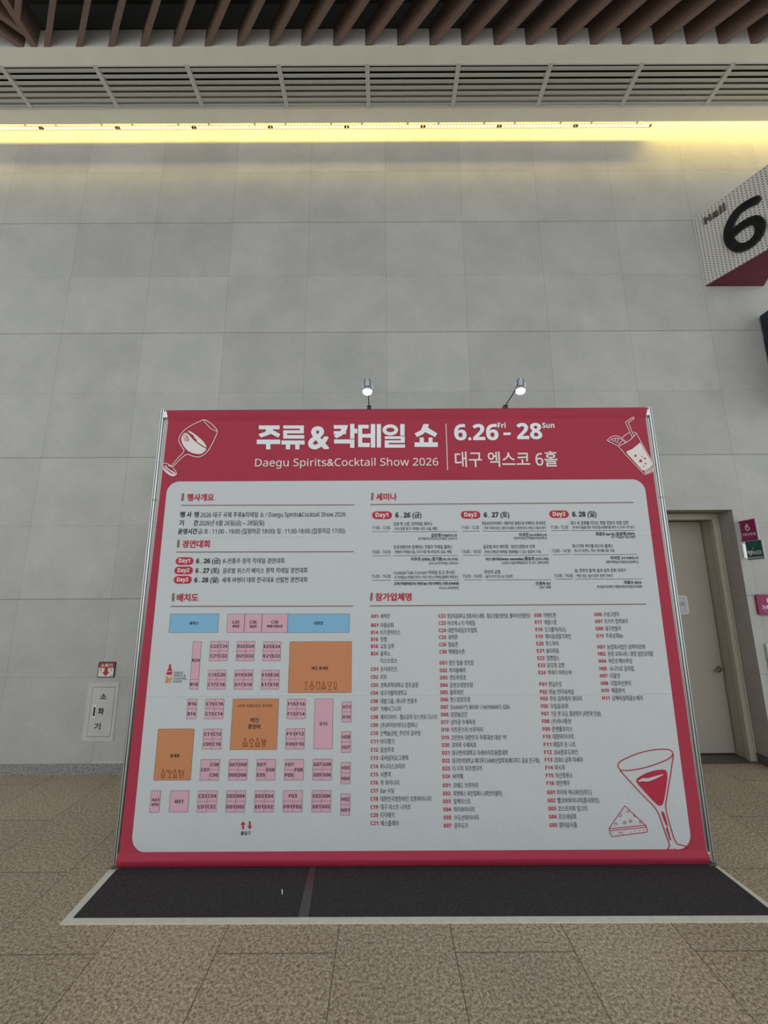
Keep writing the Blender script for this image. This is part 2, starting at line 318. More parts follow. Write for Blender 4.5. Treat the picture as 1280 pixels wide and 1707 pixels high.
LETTERING = [
    ('title_lettering', 'print_white', '&', -0.6611, -0.5042, 2.9163, 0.269, 0.028, True),
    ('subtitle_lettering', 'print_cream', 'Daegu Spirits&Cocktail Show 2026', -1.0814, 0.3678, 2.7689, 0.0857, 0.004, False),
    ('date_lettering', 'print_white', '6.26', 0.506, 0.8566, 2.9801, 0.1849, 0.012, True),
    ('date_lettering', 'print_white', 'Fri', 0.8575, 0.9206, 3.0811, 0.0608, 0.006, True),
    ('date_lettering', 'print_white', '28', 1.0095, 1.2079, 2.9866, 0.1849, 0.012, True),
    ('date_lettering', 'print_white', 'Sun', 1.2166, 1.3136, 3.0793, 0.0607, 0.006, True),
    ('venue_lettering', 'print_cream', '대구 엑스코 6홀', 0.5022, 1.3135, 2.7661, 0.1384, 0.012, False),
    ('section_headings', 'print_red', '행사개요', -1.5955, -1.3892, 2.4964, 0.0614, 0.035, True),
    ('section_headings', 'print_red', '경연대회', -1.6006, -1.3942, 2.1322, 0.0613, 0.035, True),
    ('section_headings', 'print_red', '배치도', -1.6053, -1.4487, 1.7332, 0.0609, 0.035, True),
    ('section_headings', 'print_red', '세미나', -0.1235, 0.0359, 2.494, 0.0613, 0.035, True),
    ('section_headings', 'print_red', '참가업체명', -0.129, 0.1372, 1.7301, 0.0608, 0.035, True),
    ('overview_lettering', 'print_black', '행', -1.6395, -1.6023, 2.3665, 0.0472, 0.03, True),
    ('overview_lettering', 'print_black', '사', -1.586, -1.5511, 2.3663, 0.0473, 0.03, True),
    ('overview_lettering', 'print_black', '명', -1.5279, -1.4953, 2.366, 0.0473, 0.03, True),
    ('overview_lettering', 'print_black', '2026 대구 국제 주류&칵테일 쇼 / Daegu Spirits&Cocktail Show 2026', -1.4814, -0.3608, 2.363, 0.0472, 0.006, False),
    ('overview_lettering', 'print_black', '기', -1.6382, -1.6058, 2.3008, 0.0469, 0.03, True),
    ('overview_lettering', 'print_black', '간', -1.527, -1.4946, 2.3003, 0.0469, 0.03, True),
    ('overview_lettering', 'print_black', '2026년 6월 26일(금) ~ 28일(일)', -1.4853, -0.9851, 2.2989, 0.0469, 0.006, False),
    ('overview_lettering', 'print_black', '운영시간', -1.6415, -1.4962, 2.2352, 0.0466, 0.03, True),
    ('overview_lettering', 'print_black', '금-토 : 11:00 - 19:00 (입장마감 18:00) 일 : 11:00-18:00 (입장마감 17:00)', -1.4871, -0.3637, 2.2344, 0.0466, 0.006, False),
    ('overview_lettering', 'print_cream', 'Day1', -1.6167, -1.5325, 2.0152, 0.0415, 0.008, True),
    ('overview_lettering', 'print_black', '6 . 26 (금)', -1.4845, -1.3025, 2.009, 0.0478, 0.022, True),
    ('overview_lettering', 'print_black', 'K-전통주 창작 칵테일 경연대회', -1.2798, -0.8202, 2.0083, 0.0453, 0.006, False),
    ('overview_lettering', 'print_cream', 'Day2', -1.6192, -1.5309, 1.9431, 0.0413, 0.008, True),
    ('overview_lettering', 'print_black', '6 . 27 (토)', -1.4831, -1.3064, 1.9371, 0.0473, 0.022, True),
    ('overview_lettering', 'print_black', '글로벌 위스키 베이스 창작 칵테일 경연대회', -1.2793, -0.6451, 1.9359, 0.0449, 0.006, False),
    ('overview_lettering', 'print_cream', 'Day3', -1.6174, -1.534, 1.8741, 0.0408, 0.008, True),
    ('overview_lettering', 'print_black', '6 . 28 (일)', -1.4864, -1.306, 1.8681, 0.0469, 0.022, True),
    ('overview_lettering', 'print_black', '세계 바텐더 대회 한국대표 선발전 경연대회', -1.2789, -0.6429, 1.8667, 0.0446, 0.006, False),
    ('seminar_lettering', 'print_cream', 'Day1', -0.1284, -0.0308, 2.3582, 0.0446, 0.008, True),
    ('seminar_lettering', 'print_black', '6 . 26 (금)', 0.025, 0.2249, 2.3525, 0.0526, 0.024, True),
    ('seminar_lettering', 'print_cream', 'Day2', 0.5573, 0.6525, 2.3572, 0.0446, 0.008, True),
    ('seminar_lettering', 'print_black', '6 . 27 (토)', 0.7083, 0.9034, 2.3516, 0.0524, 0.024, True),
    ('seminar_lettering', 'print_cream', 'Day3', 1.2408, 1.3361, 2.3584, 0.0446, 0.008, True),
    ('seminar_lettering', 'print_black', '6. 28 (일)', 1.3918, 1.5777, 2.3528, 0.0526, 0.024, True),
    ('seminar_lettering', 'print_black', '11:00 - 12:30', -0.1539, -0.0176, 2.2607, 0.035, 0.004, False),
    ('seminar_lettering', 'print_black', '감성 한 스푼, 티칵테일 세미나', 0.0104, 0.3066, 2.29, 0.0333, 0.007, False),
    ('seminar_lettering', 'print_black', ': 차의 분류 및 티 칵테일 시연, 시음, 체험', 0.0101, 0.3425, 2.2548, 0.027, 0.007, False),
    ('seminar_lettering', 'print_black', '김민정', 0.2973, 0.3686, 2.2015, 0.0309, 0.031, True),
    ('seminar_lettering', 'print_black', '티믹솔로지스트', 0.3755, 0.4951, 2.2023, 0.0237, 0.023, True),
    ('seminar_lettering', 'print_black', '한국베버리지마이스터협회 교육이사', 0.1978, 0.4942, 2.1778, 0.0237, 0.007, False),
    ('seminar_lettering', 'print_black', '13:00 - 14:30', -0.156, -0.0144, 2.0764, 0.0342, 0.004, False),
    ('seminar_lettering', 'print_black', '프로바텐더와 함께하는 전통주 칵테일 클래스', 0.0087, 0.4574, 2.1115, 0.0326, 0.007, False),
    ('seminar_lettering', 'print_black', ': 전통주 칵테일시음, 조주기법 레시피공개, 실습, 체험', 0.0084, 0.4469, 2.0773, 0.0263, 0.007, False),
    ('seminar_lettering', 'print_black', '이우조', 0.1399, 0.2127, 2.0214, 0.0302, 0.031, True),
    ('seminar_lettering', 'print_black', '(청향원) |', 0.2195, 0.2946, 2.0215, 0.0232, 0.023, True),
    ('seminar_lettering', 'print_black', '정기원', 0.2992, 0.3721, 2.0207, 0.0301, 0.031, True),
    ('seminar_lettering', 'print_black', '(피스트나이트)', 0.3788, 0.4949, 2.021, 0.0232, 0.023, True),
    ('seminar_lettering', 'print_black', 'KOCA조주칵테일 교육이사', 0.2756, 0.4937, 1.991, 0.0241, 0.007, False),
    ('seminar_lettering', 'print_black', '15:00 - 16:30', -0.1582, -0.0159, 1.8939, 0.0335, 0.004, False),
    ('seminar_lettering', 'print_black', 'Cocktail Talk Concert 칵테일 토크 콘서트', 0.0069, 0.4684, 1.9193, 0.0318, 0.007, False),
    ('seminar_lettering', 'print_black', ': 티 칵테일 & 칵테일 아이스 카빙 시연 & 칵테일 플레어 퍼포먼스', 0.0066, 0.4942, 1.8879, 0.0258, 0.007, False),
    ('seminar_lettering', 'print_black', '김지애 (칵테일바대표강사) | 박준범 (bar 수담오너바텐더) | 오동훈 (D.Pub대표)', 0.0107, 0.4945, 1.8411, 0.0237, 0.024999999999999998, True),
    ('seminar_lettering', 'print_black', 'KOCA 교육위원장', 0.3473, 0.4933, 1.808, 0.0236, 0.007, False),
    ('seminar_lettering', 'print_black', '11:00 - 12:30', 0.5322, 0.6662, 2.2597, 0.035, 0.004, False),
    ('seminar_lettering', 'print_black', '영등포인아카데미 : 테루아와 품종으로 이해하는 한국와인', 0.6909, 1.1792, 2.2916, 0.0312, 0.007, False),
    ('seminar_lettering', 'print_black', '1. 병의 기후와 토양 2. 병의 포도품종 3. 양조방식과 스타일 4. 시음 및 평가', 0.6937, 1.1786, 2.2571, 0.0259, 0.007, False),
    ('seminar_lettering', 'print_black', '이서진', 0.9695, 1.0409, 2.2028, 0.0309, 0.031, True),
    ('seminar_lettering', 'print_black', '교수/주류마스터', 1.0476, 1.1788, 2.2026, 0.0237, 0.023, True),
    ('seminar_lettering', 'print_black', '대한칵테일조주협회/대경대학교', 0.9287, 1.1791, 2.1784, 0.0236, 0.007, False),
    ('seminar_lettering', 'print_black', '13:00 - 14:30', 0.5269, 0.6708, 2.0753, 0.0342, 0.004, False),
    ('seminar_lettering', 'print_black', '글로벌 와인 에티켓 : 와인디캔팅의 미학', 0.6909, 1.0846, 2.1106, 0.0326, 0.007, False),
    ('seminar_lettering', 'print_black', ': 와인디캔팅의 매력을 경험해볼 수 있는 절호의 기회', 0.6889, 1.1228, 2.0739, 0.0264, 0.007, False),
    ('seminar_lettering', 'print_black', '와인소믈리에(Owner sommelier)', 0.7043, 0.9934, 2.0204, 0.0242, 0.023, True),
    ('seminar_lettering', 'print_black', '황승호', 1.0004, 1.0733, 2.0208, 0.0302, 0.031, True),
    ('seminar_lettering', 'print_black', '(인비노대표)', 1.0799, 1.1823, 2.0203, 0.0231, 0.023, True),
    ('seminar_lettering', 'print_black', '(사)한국소믈리에협회감사 및 대구, 경북지회장', 0.8256, 1.1799, 1.9917, 0.024, 0.007, False),
    ('seminar_lettering', 'print_black', '15:00 - 16:00', 0.5261, 0.6706, 1.8914, 0.0335, 0.004, False),
    ('seminar_lettering', 'print_black', '한잔의 균형', 0.6902, 0.8079, 1.9211, 0.0319, 0.007, False),
    ('seminar_lettering', 'print_black', ': 술과 차가 만나는 인문학', 0.6885, 0.9007, 1.8897, 0.0258, 0.007, False),
    ('seminar_lettering', 'print_black', '신경숙', 1.0684, 1.1404, 1.8356, 0.0296, 0.031, True),
    ('seminar_lettering', 'print_black', '팀장', 1.1493, 1.1808, 1.8366, 0.0227, 0.023, True),
    ('seminar_lettering', 'print_black', '도원 다례원', 1.0932, 1.1808, 1.8089, 0.0236, 0.007, False),
    ('seminar_lettering', 'print_black', '11:00 - 12:30', 1.216, 1.35, 2.2586, 0.035, 0.004, False),
    ('seminar_lettering', 'print_black', '대구 바 문화를 이끄는 현장 전문가 초청 강연', 1.3714, 1.8157, 2.2899, 0.0333, 0.007, False),
    ('seminar_lettering', 'print_black', ': 바 비기너들을 위한 가이드맵 & 홈텐더를 위한 시그니처 구조 잡기', 1.3776, 1.8579, 2.2588, 0.026, 0.007, False),
    ('seminar_lettering', 'print_black', '최정우', 1.557, 1.6284, 2.2053, 0.031, 0.031, True),
    ('seminar_lettering', 'print_black', '(bar ID) |', 1.6351, 1.7088, 2.2064, 0.0237, 0.023, True),
    ('seminar_lettering', 'print_black', '임성재', 1.7137, 1.785, 2.2061, 0.0309, 0.031, True),
    ('seminar_lettering', 'print_black', '(광평주)', 1.7918, 1.8563, 2.2075, 0.0237, 0.023, True),
    ('seminar_lettering', 'print_black', '대구 칵테일바 대표 바텐더', 1.6739, 1.8578, 2.1823, 0.0237, 0.007, False),
    ('seminar_lettering', 'print_black', '13:00 - 14:30', 1.2102, 1.3518, 2.0778, 0.0343, 0.004, False),
    ('seminar_lettering', 'print_black', '위스키와 하이볼 마스터 클래스', 1.3689, 1.6802, 2.1129, 0.0326, 0.007, False),
    ('seminar_lettering', 'print_black', ': 위스키 트렌드, 역사, 하이볼 3종 시음', 1.3702, 1.6854, 2.0799, 0.0263, 0.007, False),
    ('seminar_lettering', 'print_black', '이서진', 1.6497, 1.7202, 2.023, 0.0303, 0.031, True),
    ('seminar_lettering', 'print_black', '교수/주류마스터', 1.7292, 1.8589, 2.0238, 0.0232, 0.023, True),
    ('seminar_lettering', 'print_black', '대한칵테일조주협회/대경대학교', 1.6121, 1.8575, 1.9935, 0.024, 0.007, False),
    ('seminar_lettering', 'print_black', '15:00 - 16:00', 1.2128, 1.3528, 1.8916, 0.0335, 0.004, False),
    ('seminar_lettering', 'print_black', '술, 한잔의 품격! 술과 음주 문화 이야기', 1.3699, 1.7546, 1.9283, 0.0319, 0.007, False),
    ('seminar_lettering', 'print_black', ': 책임 있는 술과 음주 문화 이야기', 1.3707, 1.6507, 1.8915, 0.0258, 0.007, False),
    ('seminar_lettering', 'print_black', '이희수', 1.7307, 1.8027, 1.839, 0.0296, 0.031, True),
    ('seminar_lettering', 'print_black', '협회장', 1.8093, 1.8601, 1.84, 0.0227, 0.023, True),
    ('seminar_lettering', 'print_black', '한국음주문화연구협회/대한칵테일조주협회', 1.5249, 1.8596, 1.8106, 0.0236, 0.007, False),
    ('exhibitor_list', 'print_red', 'A01', -0.1624, -0.1105, 1.6021, 0.0353, 0.008, True),
    ('exhibitor_list', 'print_grey', '세척존', -0.0936, -0.0227, 1.5997, 0.0392, 0.006, False),
    ('exhibitor_list', 'print_red', 'B01', -0.1625, -0.1106, 1.5379, 0.0351, 0.008, True),
    ('exhibitor_list', 'print_grey', '아름상회', -0.0938, 0.0011, 1.5354, 0.0391, 0.006, False),
    ('exhibitor_list', 'print_red', 'B14', -0.1626, -0.1107, 1.4869, 0.035, 0.008, True),
    ('exhibitor_list', 'print_grey', '비즈앤치어스', -0.0939, 0.0513, 1.4843, 0.039, 0.006, False),
    ('exhibitor_list', 'print_red', 'B16', -0.1626, -0.1108, 1.4383, 0.035, 0.008, True),
    ('exhibitor_list', 'print_grey', '맛짱', -0.094, -0.0459, 1.436, 0.0389, 0.006, False),
    ('exhibitor_list', 'print_red', 'B18', -0.1627, -0.1109, 1.3901, 0.0349, 0.008, True),
    ('exhibitor_list', 'print_grey', '교동 당주', -0.0941, 0.0063, 1.3876, 0.0389, 0.006, False),
    ('exhibitor_list', 'print_red', 'B24', -0.1628, -0.1111, 1.34, 0.0347, 0.008, True),
    ('exhibitor_list', 'print_grey', '돌피노', -0.0942, -0.0225, 1.3375, 0.0388, 0.006, False),
    ('exhibitor_list', 'print_grey', '믹스브로스', -0.0944, 0.0271, 1.2877, 0.0387, 0.006, False),
    ('exhibitor_list', 'print_red', 'C01', -0.163, -0.1113, 1.2327, 0.0344, 0.008, True),
    ('exhibitor_list', 'print_grey', '유어와인즈', -0.0945, 0.0265, 1.2301, 0.0387, 0.006, False),
    ('exhibitor_list', 'print_red', 'C02', -0.163, -0.1114, 1.1795, 0.0344, 0.008, True),
    ('exhibitor_list', 'print_grey', '리트', -0.0946, -0.0475, 1.1771, 0.0384, 0.006, False),
    ('exhibitor_list', 'print_red', 'C03', -0.1631, -0.1115, 1.1248, 0.0342, 0.008, True),
    ('exhibitor_list', 'print_grey', '경북과학대학교 양조공장', -0.0947, 0.1758, 1.1218, 0.0383, 0.006, False),
    ('exhibitor_list', 'print_red', 'C04', -0.1632, -0.1116, 1.0724, 0.0342, 0.008, True),
    ('exhibitor_list', 'print_grey', '대구가톨릭대학교', -0.0949, 0.0933, 1.0696, 0.0383, 0.006, False),
    ('exhibitor_list', 'print_red', 'C06', -0.1633, -0.1117, 1.0183, 0.034, 0.008, True),
    ('exhibitor_list', 'print_grey', '대밭고을, 대나무 전통주', -0.095, 0.165, 1.0154, 0.0382, 0.006, False),
    ('exhibitor_list', 'print_red', 'C07', -0.1634, -0.1119, 0.9667, 0.0339, 0.008, True),
    ('exhibitor_list', 'print_grey', '가배시그니처', -0.0951, 0.049, 0.9641, 0.0381, 0.006, False),
    ('exhibitor_list', 'print_red', 'C08', -0.1635, -0.112, 0.9134, 0.0339, 0.008, True),
    ('exhibitor_list', 'print_grey', '제이디아이 - 젤소모라 모스카토 다스티', -0.0952, 0.3029, 0.9102, 0.0379, 0.006, False),
    ('exhibitor_list', 'print_red', 'C09', -0.1635, -0.1121, 0.8605, 0.0337, 0.008, True),
    ('exhibitor_list', 'print_grey', '(주)와이브라더스컴퍼니', -0.0954, 0.1618, 0.8576, 0.0379, 0.006, False),
    ('exhibitor_list', 'print_red', 'C10', -0.1636, -0.1122, 0.808, 0.0336, 0.008, True),
    ('exhibitor_list', 'print_grey', '단백술공방_주인의 공부방', -0.0955, 0.186, 0.805, 0.0378, 0.006, False),
    ('exhibitor_list', 'print_red', 'C11', -0.1637, -0.1123, 0.7559, 0.0335, 0.008, True),
    ('exhibitor_list', 'print_grey', '바다향기', -0.0956, 0.0002, 0.7532, 0.0377, 0.006, False),
    ('exhibitor_list', 'print_red', 'C12', -0.1638, -0.1124, 0.7021, 0.0333, 0.008, True),
    ('exhibitor_list', 'print_grey', '달성주조', -0.0957, -0.0003, 0.6996, 0.0376, 0.006, False),
    ('exhibitor_list', 'print_red', 'C13', -0.1639, -0.1125, 0.6506, 0.0333, 0.008, True),
    ('exhibitor_list', 'print_grey', '내셔널지오그래픽', -0.0958, 0.095, 0.6479, 0.0376, 0.006, False),
    ('exhibitor_list', 'print_red', 'C14', -0.164, -0.1127, 0.5977, 0.0332, 0.008, True),
    ('exhibitor_list', 'print_grey', '비니더스코리아', -0.096, 0.0734, 0.595, 0.0373, 0.006, False),
    ('exhibitor_list', 'print_red', 'C15', -0.164, -0.1128, 0.5468, 0.0332, 0.008, True),
    ('exhibitor_list', 'print_grey', '사뿐히', -0.0961, -0.0267, 0.5445, 0.0373, 0.006, False),
    ('exhibitor_list', 'print_red', 'C16', -0.1641, -0.1129, 0.4965, 0.0329, 0.008, True),
    ('exhibitor_list', 'print_grey', '위 와이너리', -0.0962, 0.0307, 0.4939, 0.0372, 0.006, False),
    ('exhibitor_list', 'print_red', 'C17', -0.1642, -0.113, 0.4466, 0.0329, 0.008, True),
    ('exhibitor_list', 'print_grey', 'Bar 수담', -0.0963, -0.0028, 0.4439, 0.0371, 0.006, False),
    ('exhibitor_list', 'print_red', 'C18', -0.1643, -0.1131, 0.3968, 0.0328, 0.008, True),
    ('exhibitor_list', 'print_grey', '대한민국영천와인 조흔와이너리', -0.0964, 0.2466, 0.3937, 0.037, 0.006, False),
    ('exhibitor_list', 'print_red', 'C19', -0.1644, -0.1132, 0.3475, 0.0326, 0.008, True),
    ('exhibitor_list', 'print_grey', '대구 저스트 나이트', -0.0966, 0.1085, 0.3446, 0.0369, 0.006, False),
    ('exhibitor_list', 'print_red', 'C20', -0.1644, -0.1133, 0.2985, 0.0325, 0.008, True),
    ('exhibitor_list', 'print_grey', '티각태각', -0.0967, -0.0022, 0.2959, 0.0368, 0.006, False),
    ('exhibitor_list', 'print_red', 'C21', -0.1645, -0.1134, 0.2498, 0.0324, 0.008, True),
    ('exhibitor_list', 'print_grey', '에스플레어', -0.0968, 0.0237, 0.2471, 0.0368, 0.006, False),
    ('exhibitor_list', 'print_red', 'C22', 0.3345, 0.3877, 1.6018, 0.0353, 0.008, True),
    ('exhibitor_list', 'print_grey', '영남이공대학교 관광서비스계열 - 항공·호텔관광전공, 웰라이프관광전공', 0.4001, 1.0107, 1.5982, 0.0392, 0.006, False),
    ('exhibitor_list', 'print_red', 'C23', 0.3343, 0.3874, 1.5504, 0.0353, 0.008, True),
    ('exhibitor_list', 'print_grey', '아르케 x 티 칵테일', 0.4001, 0.6003, 1.5477, 0.0391, 0.006, False),
    ('exhibitor_list', 'print_red', 'C24', 0.3341, 0.3871, 1.4992, 0.0351, 0.008, True),
    ('exhibitor_list', 'print_grey', '대한칵테일조주협회', 0.4001, 0.6111, 1.4965, 0.039, 0.006, False),
    ('exhibitor_list', 'print_red', 'C25', 0.334, 0.3869, 1.4508, 0.0349, 0.008, True),
    ('exhibitor_list', 'print_grey', '세척존', 0.4001, 0.4704, 1.4483, 0.0389, 0.006, False),
    ('exhibitor_list', 'print_red', 'C26', 0.3338, 0.3866, 1.4002, 0.0349, 0.008, True),
    ('exhibitor_list', 'print_grey', '얼음존', 0.4001, 0.4706, 1.3978, 0.0389, 0.006, False),
    ('exhibitor_list', 'print_red', 'C30', 0.3337, 0.3863, 1.3501, 0.0347, 0.008, True),
    ('exhibitor_list', 'print_grey', '택배접수존', 0.4001, 0.5188, 1.3475, 0.0388, 0.006, False),
    ('exhibitor_list', 'print_red', 'D01', 0.3334, 0.3859, 1.2734, 0.0346, 0.008, True),
    ('exhibitor_list', 'print_grey', '함안 빛올 양조장', 0.4002, 0.5785, 1.2708, 0.0387, 0.006, False),
    ('exhibitor_list', 'print_red', 'D02', 0.3333, 0.3857, 1.2221, 0.0344, 0.008, True),
    ('exhibitor_list', 'print_grey', '까치돌배주', 0.4002, 0.5198, 1.2195, 0.0386, 0.006, False),
    ('exhibitor_list', 'print_red', 'D03', 0.3331, 0.3854, 1.173, 0.0343, 0.008, True),
    ('exhibitor_list', 'print_grey', '갯모루양조', 0.4002, 0.5199, 1.1705, 0.0384, 0.006, False),
    ('exhibitor_list', 'print_red', 'D04', 0.333, 0.3851, 1.1223, 0.0343, 0.008, True),
    ('exhibitor_list', 'print_grey', '강원오대양조장', 0.4002, 0.5672, 1.1197, 0.0383, 0.006, False),
    ('exhibitor_list', 'print_red', 'D05', 0.3328, 0.3849, 1.074, 0.0342, 0.008, True),
    ('exhibitor_list', 'print_grey', '블루와인', 0.4002, 0.4942, 1.0715, 0.0382, 0.006, False),
    ('exhibitor_list', 'print_red', 'D06', 0.3327, 0.3846, 1.0259, 0.034, 0.008, True),
    ('exhibitor_list', 'print_grey', '벗드림양조장', 0.4002, 0.5434, 1.0233, 0.0382, 0.006, False),
    ('exhibitor_list', 'print_red', 'D07', 0.3325, 0.3844, 0.9761, 0.034, 0.008, True),
    ('exhibitor_list', 'print_grey', "SHANKY'S WHIP / HAYMAN'S GIN", 0.4002, 0.8159, 0.9729, 0.0381, 0.006, False),
    ('exhibitor_list', 'print_red', 'D08', 0.3324, 0.3841, 0.9268, 0.0339, 0.008, True),
    ('exhibitor_list', 'print_grey', '양양술곳간', 0.4002, 0.5177, 0.9242, 0.038, 0.006, False),
    ('exhibitor_list', 'print_red', 'D17', 0.3322, 0.3838, 0.8777, 0.0337, 0.008, True),
    ('exhibitor_list', 'print_grey', '남아공 수제육포', 0.4002, 0.5727, 0.875, 0.0379, 0.006, False),
    ('exhibitor_list', 'print_red', 'D18', 0.3321, 0.3836, 0.8288, 0.0337, 0.008, True),
    ('exhibitor_list', 'print_grey', '아트몬스터 브루어리', 0.4002, 0.621, 0.8261, 0.0378, 0.006, False),
    ('exhibitor_list', 'print_red', 'D19', 0.3319, 0.3833, 0.7785, 0.0336, 0.008, True),
    ('exhibitor_list', 'print_grey', "2년연속 대한민국 주류대상 대상 '삭'", 0.4002, 0.7866, 0.7753, 0.0378, 0.006, False),
    ('exhibitor_list', 'print_red', 'D20', 0.3317, 0.3831, 0.7304, 0.0335, 0.008, True),
    ('exhibitor_list', 'print_grey', '꼬마루 수제육포', 0.4002, 0.572, 0.7276, 0.0377, 0.006, False),
    ('exhibitor_list', 'print_red', 'D21', 0.3316, 0.3828, 0.6806, 0.0333, 0.008, True),
    ('exhibitor_list', 'print_grey', '대구한의대학교 미래라이프융합대학', 0.4002, 0.7889, 0.6774, 0.0376, 0.006, False),
    ('exhibitor_list', 'print_red', 'D22', 0.3314, 0.3825, 0.6312, 0.0333, 0.008, True),
    ('exhibitor_list', 'print_grey', '대구한의대학교 메디푸드HMR산업학과(메디푸드 음료 연구회)', 0.4002, 1.0022, 0.6275, 0.0374, 0.006, False),
    ('exhibitor_list', 'print_red', 'D23', 0.3313, 0.3823, 0.5821, 0.0332, 0.008, True),
    ('exhibitor_list', 'print_grey', '더 더치 치즈앤모어', 0.4002, 0.6022, 0.5794, 0.0373, 0.006, False),
    ('exhibitor_list', 'print_red', 'D24', 0.3311, 0.382, 0.5334, 0.0331, 0.008, True),
    ('exhibitor_list', 'print_grey', 'M카페', 0.4002, 0.4695, 0.5309, 0.0373, 0.006, False),
    ('exhibitor_list', 'print_red', 'E01', 0.331, 0.3817, 0.4776, 0.0329, 0.008, True),
    ('exhibitor_list', 'print_grey', '코에도 브루어리', 0.4003, 0.5702, 0.4748, 0.0371, 0.006, False),
    ('exhibitor_list', 'print_red', 'E02', 0.3308, 0.3815, 0.4276, 0.0328, 0.008, True),
    ('exhibitor_list', 'print_grey', '피앤에스 와인컴퍼니 (피안카넬리)', 0.4003, 0.732, 0.4245, 0.037, 0.006, False),
    ('exhibitor_list', 'print_red', 'E03', 0.3307, 0.3812, 0.3799, 0.0326, 0.008, True),
    ('exhibitor_list', 'print_grey', '알케미스트', 0.4003, 0.5163, 0.3772, 0.037, 0.006, False),
    ('exhibitor_list', 'print_red', 'E04', 0.3305, 0.381, 0.3306, 0.0326, 0.008, True),
    ('exhibitor_list', 'print_grey', '마미와이너리', 0.4003, 0.5386, 0.3279, 0.0369, 0.006, False),
    ('exhibitor_list', 'print_red', 'E05', 0.3304, 0.3807, 0.2817, 0.0325, 0.008, True),
    ('exhibitor_list', 'print_grey', '수도산와이너리', 0.4003, 0.5647, 0.279, 0.0368, 0.006, False),
    ('exhibitor_list', 'print_red', 'E07', 0.3302, 0.3804, 0.233, 0.0324, 0.008, True),
    ('exhibitor_list', 'print_grey', '운주도가', 0.4003, 0.4914, 0.2305, 0.0367, 0.006, False),
    ('exhibitor_list', 'print_red', 'E08', 1.0422, 1.0937, 1.6027, 0.0353, 0.008, True),
    ('exhibitor_list', 'print_grey', '이벤트존', 1.1096, 1.2017, 1.6003, 0.0392, 0.006, False),
    ('exhibitor_list', 'print_red', 'E17', 1.0422, 1.0936, 1.5534, 0.0351, 0.008, True),
    ('exhibitor_list', 'print_grey', '계절스푼', 1.1095, 1.2019, 1.5509, 0.0391, 0.006, False),
    ('exhibitor_list', 'print_red', 'E18', 1.0421, 1.0936, 1.5023, 0.035, 0.008, True),
    ('exhibitor_list', 'print_grey', '오크홀릭(미소)', 1.1093, 1.2637, 1.4996, 0.039, 0.006, False),
    ('exhibitor_list', 'print_red', 'E19', 1.042, 1.0935, 1.4535, 0.0349, 0.008, True),
    ('exhibitor_list', 'print_grey', '헤이음성딸기와인', 1.1092, 1.2967, 1.4509, 0.0389, 0.006, False),
    ('exhibitor_list', 'print_red', 'E20', 1.042, 1.0935, 1.403, 0.0349, 0.008, True),
    ('exhibitor_list', 'print_grey', '푸드차이', 1.109, 1.2001, 1.4006, 0.0389, 0.006, False),
    ('exhibitor_list', 'print_red', 'E21', 1.0419, 1.0935, 1.3529, 0.0347, 0.008, True),
    ('exhibitor_list', 'print_grey', '솔티마을', 1.1089, 1.2001, 1.3504, 0.0388, 0.006, False),
    ('exhibitor_list', 'print_red', 'E22', 1.0419, 1.0934, 1.303, 0.0346, 0.008, True),
    ('exhibitor_list', 'print_grey', '칩앤칩스', 1.1087, 1.2002, 1.3006, 0.0387, 0.006, False),
    ('exhibitor_list', 'print_red', 'E23', 1.0418, 1.0934, 1.2535, 0.0346, 0.008, True),
    ('exhibitor_list', 'print_grey', '닭강정 공방', 1.1086, 1.2327, 1.251, 0.0387, 0.006, False),
    ('exhibitor_list', 'print_red', 'E24', 1.0417, 1.0933, 1.2043, 0.0344, 0.008, True),
    ('exhibitor_list', 'print_grey', '마네키 야끼소바', 1.1084, 1.2802, 1.2016, 0.0386, 0.006, False),
    ('exhibitor_list', 'print_red', 'F01', 1.0417, 1.0933, 1.125, 0.0343, 0.008, True),
    ('exhibitor_list', 'print_grey', '한닙두잇', 1.1082, 1.1998, 1.1225, 0.0383, 0.006, False),
    ('exhibitor_list', 'print_red', 'F02', 1.0416, 1.0932, 1.0746, 0.0342, 0.008, True),
    ('exhibitor_list', 'print_grey', '비놈 인터내셔널', 1.108, 1.2811, 1.0719, 0.0382, 0.006, False),
    ('exhibitor_list', 'print_red', 'F03', 1.0415, 1.0932, 1.0285, 0.0342, 0.008, True),
    ('exhibitor_list', 'print_grey', '주당 김자케의 덩더덕', 1.1079, 1.3345, 1.0257, 0.0382, 0.006, False),
    ('exhibitor_list', 'print_red', 'F05', 1.0415, 1.0931, 0.9788, 0.0339, 0.008, True),
    ('exhibitor_list', 'print_grey', '우일음료㈜', 1.1077, 1.2338, 0.9762, 0.0381, 0.006, False),
    ('exhibitor_list', 'print_red', 'F07', 1.0414, 1.0931, 0.9293, 0.0339, 0.008, True),
    ('exhibitor_list', 'print_grey', '기운 한 모금, 홍삼명주 (자연과 인삼)', 1.1076, 1.4586, 0.9262, 0.038, 0.006, False),
    ('exhibitor_list', 'print_red', 'F08', 1.0414, 1.093, 0.8801, 0.0337, 0.008, True),
    ('exhibitor_list', 'print_grey', '(주)하나통상', 1.1074, 1.2461, 0.8776, 0.0379, 0.006, False),
    ('exhibitor_list', 'print_red', 'F09', 1.0413, 1.093, 0.8294, 0.0337, 0.008, True),
    ('exhibitor_list', 'print_grey', '준앤폴초이스', 1.1073, 1.2519, 0.8268, 0.0378, 0.006, False),
    ('exhibitor_list', 'print_red', 'F10', 1.0413, 1.093, 0.7809, 0.0336, 0.008, True),
    ('exhibitor_list', 'print_grey', '대향와이너리', 1.1071, 1.2516, 0.7783, 0.0378, 0.006, False),
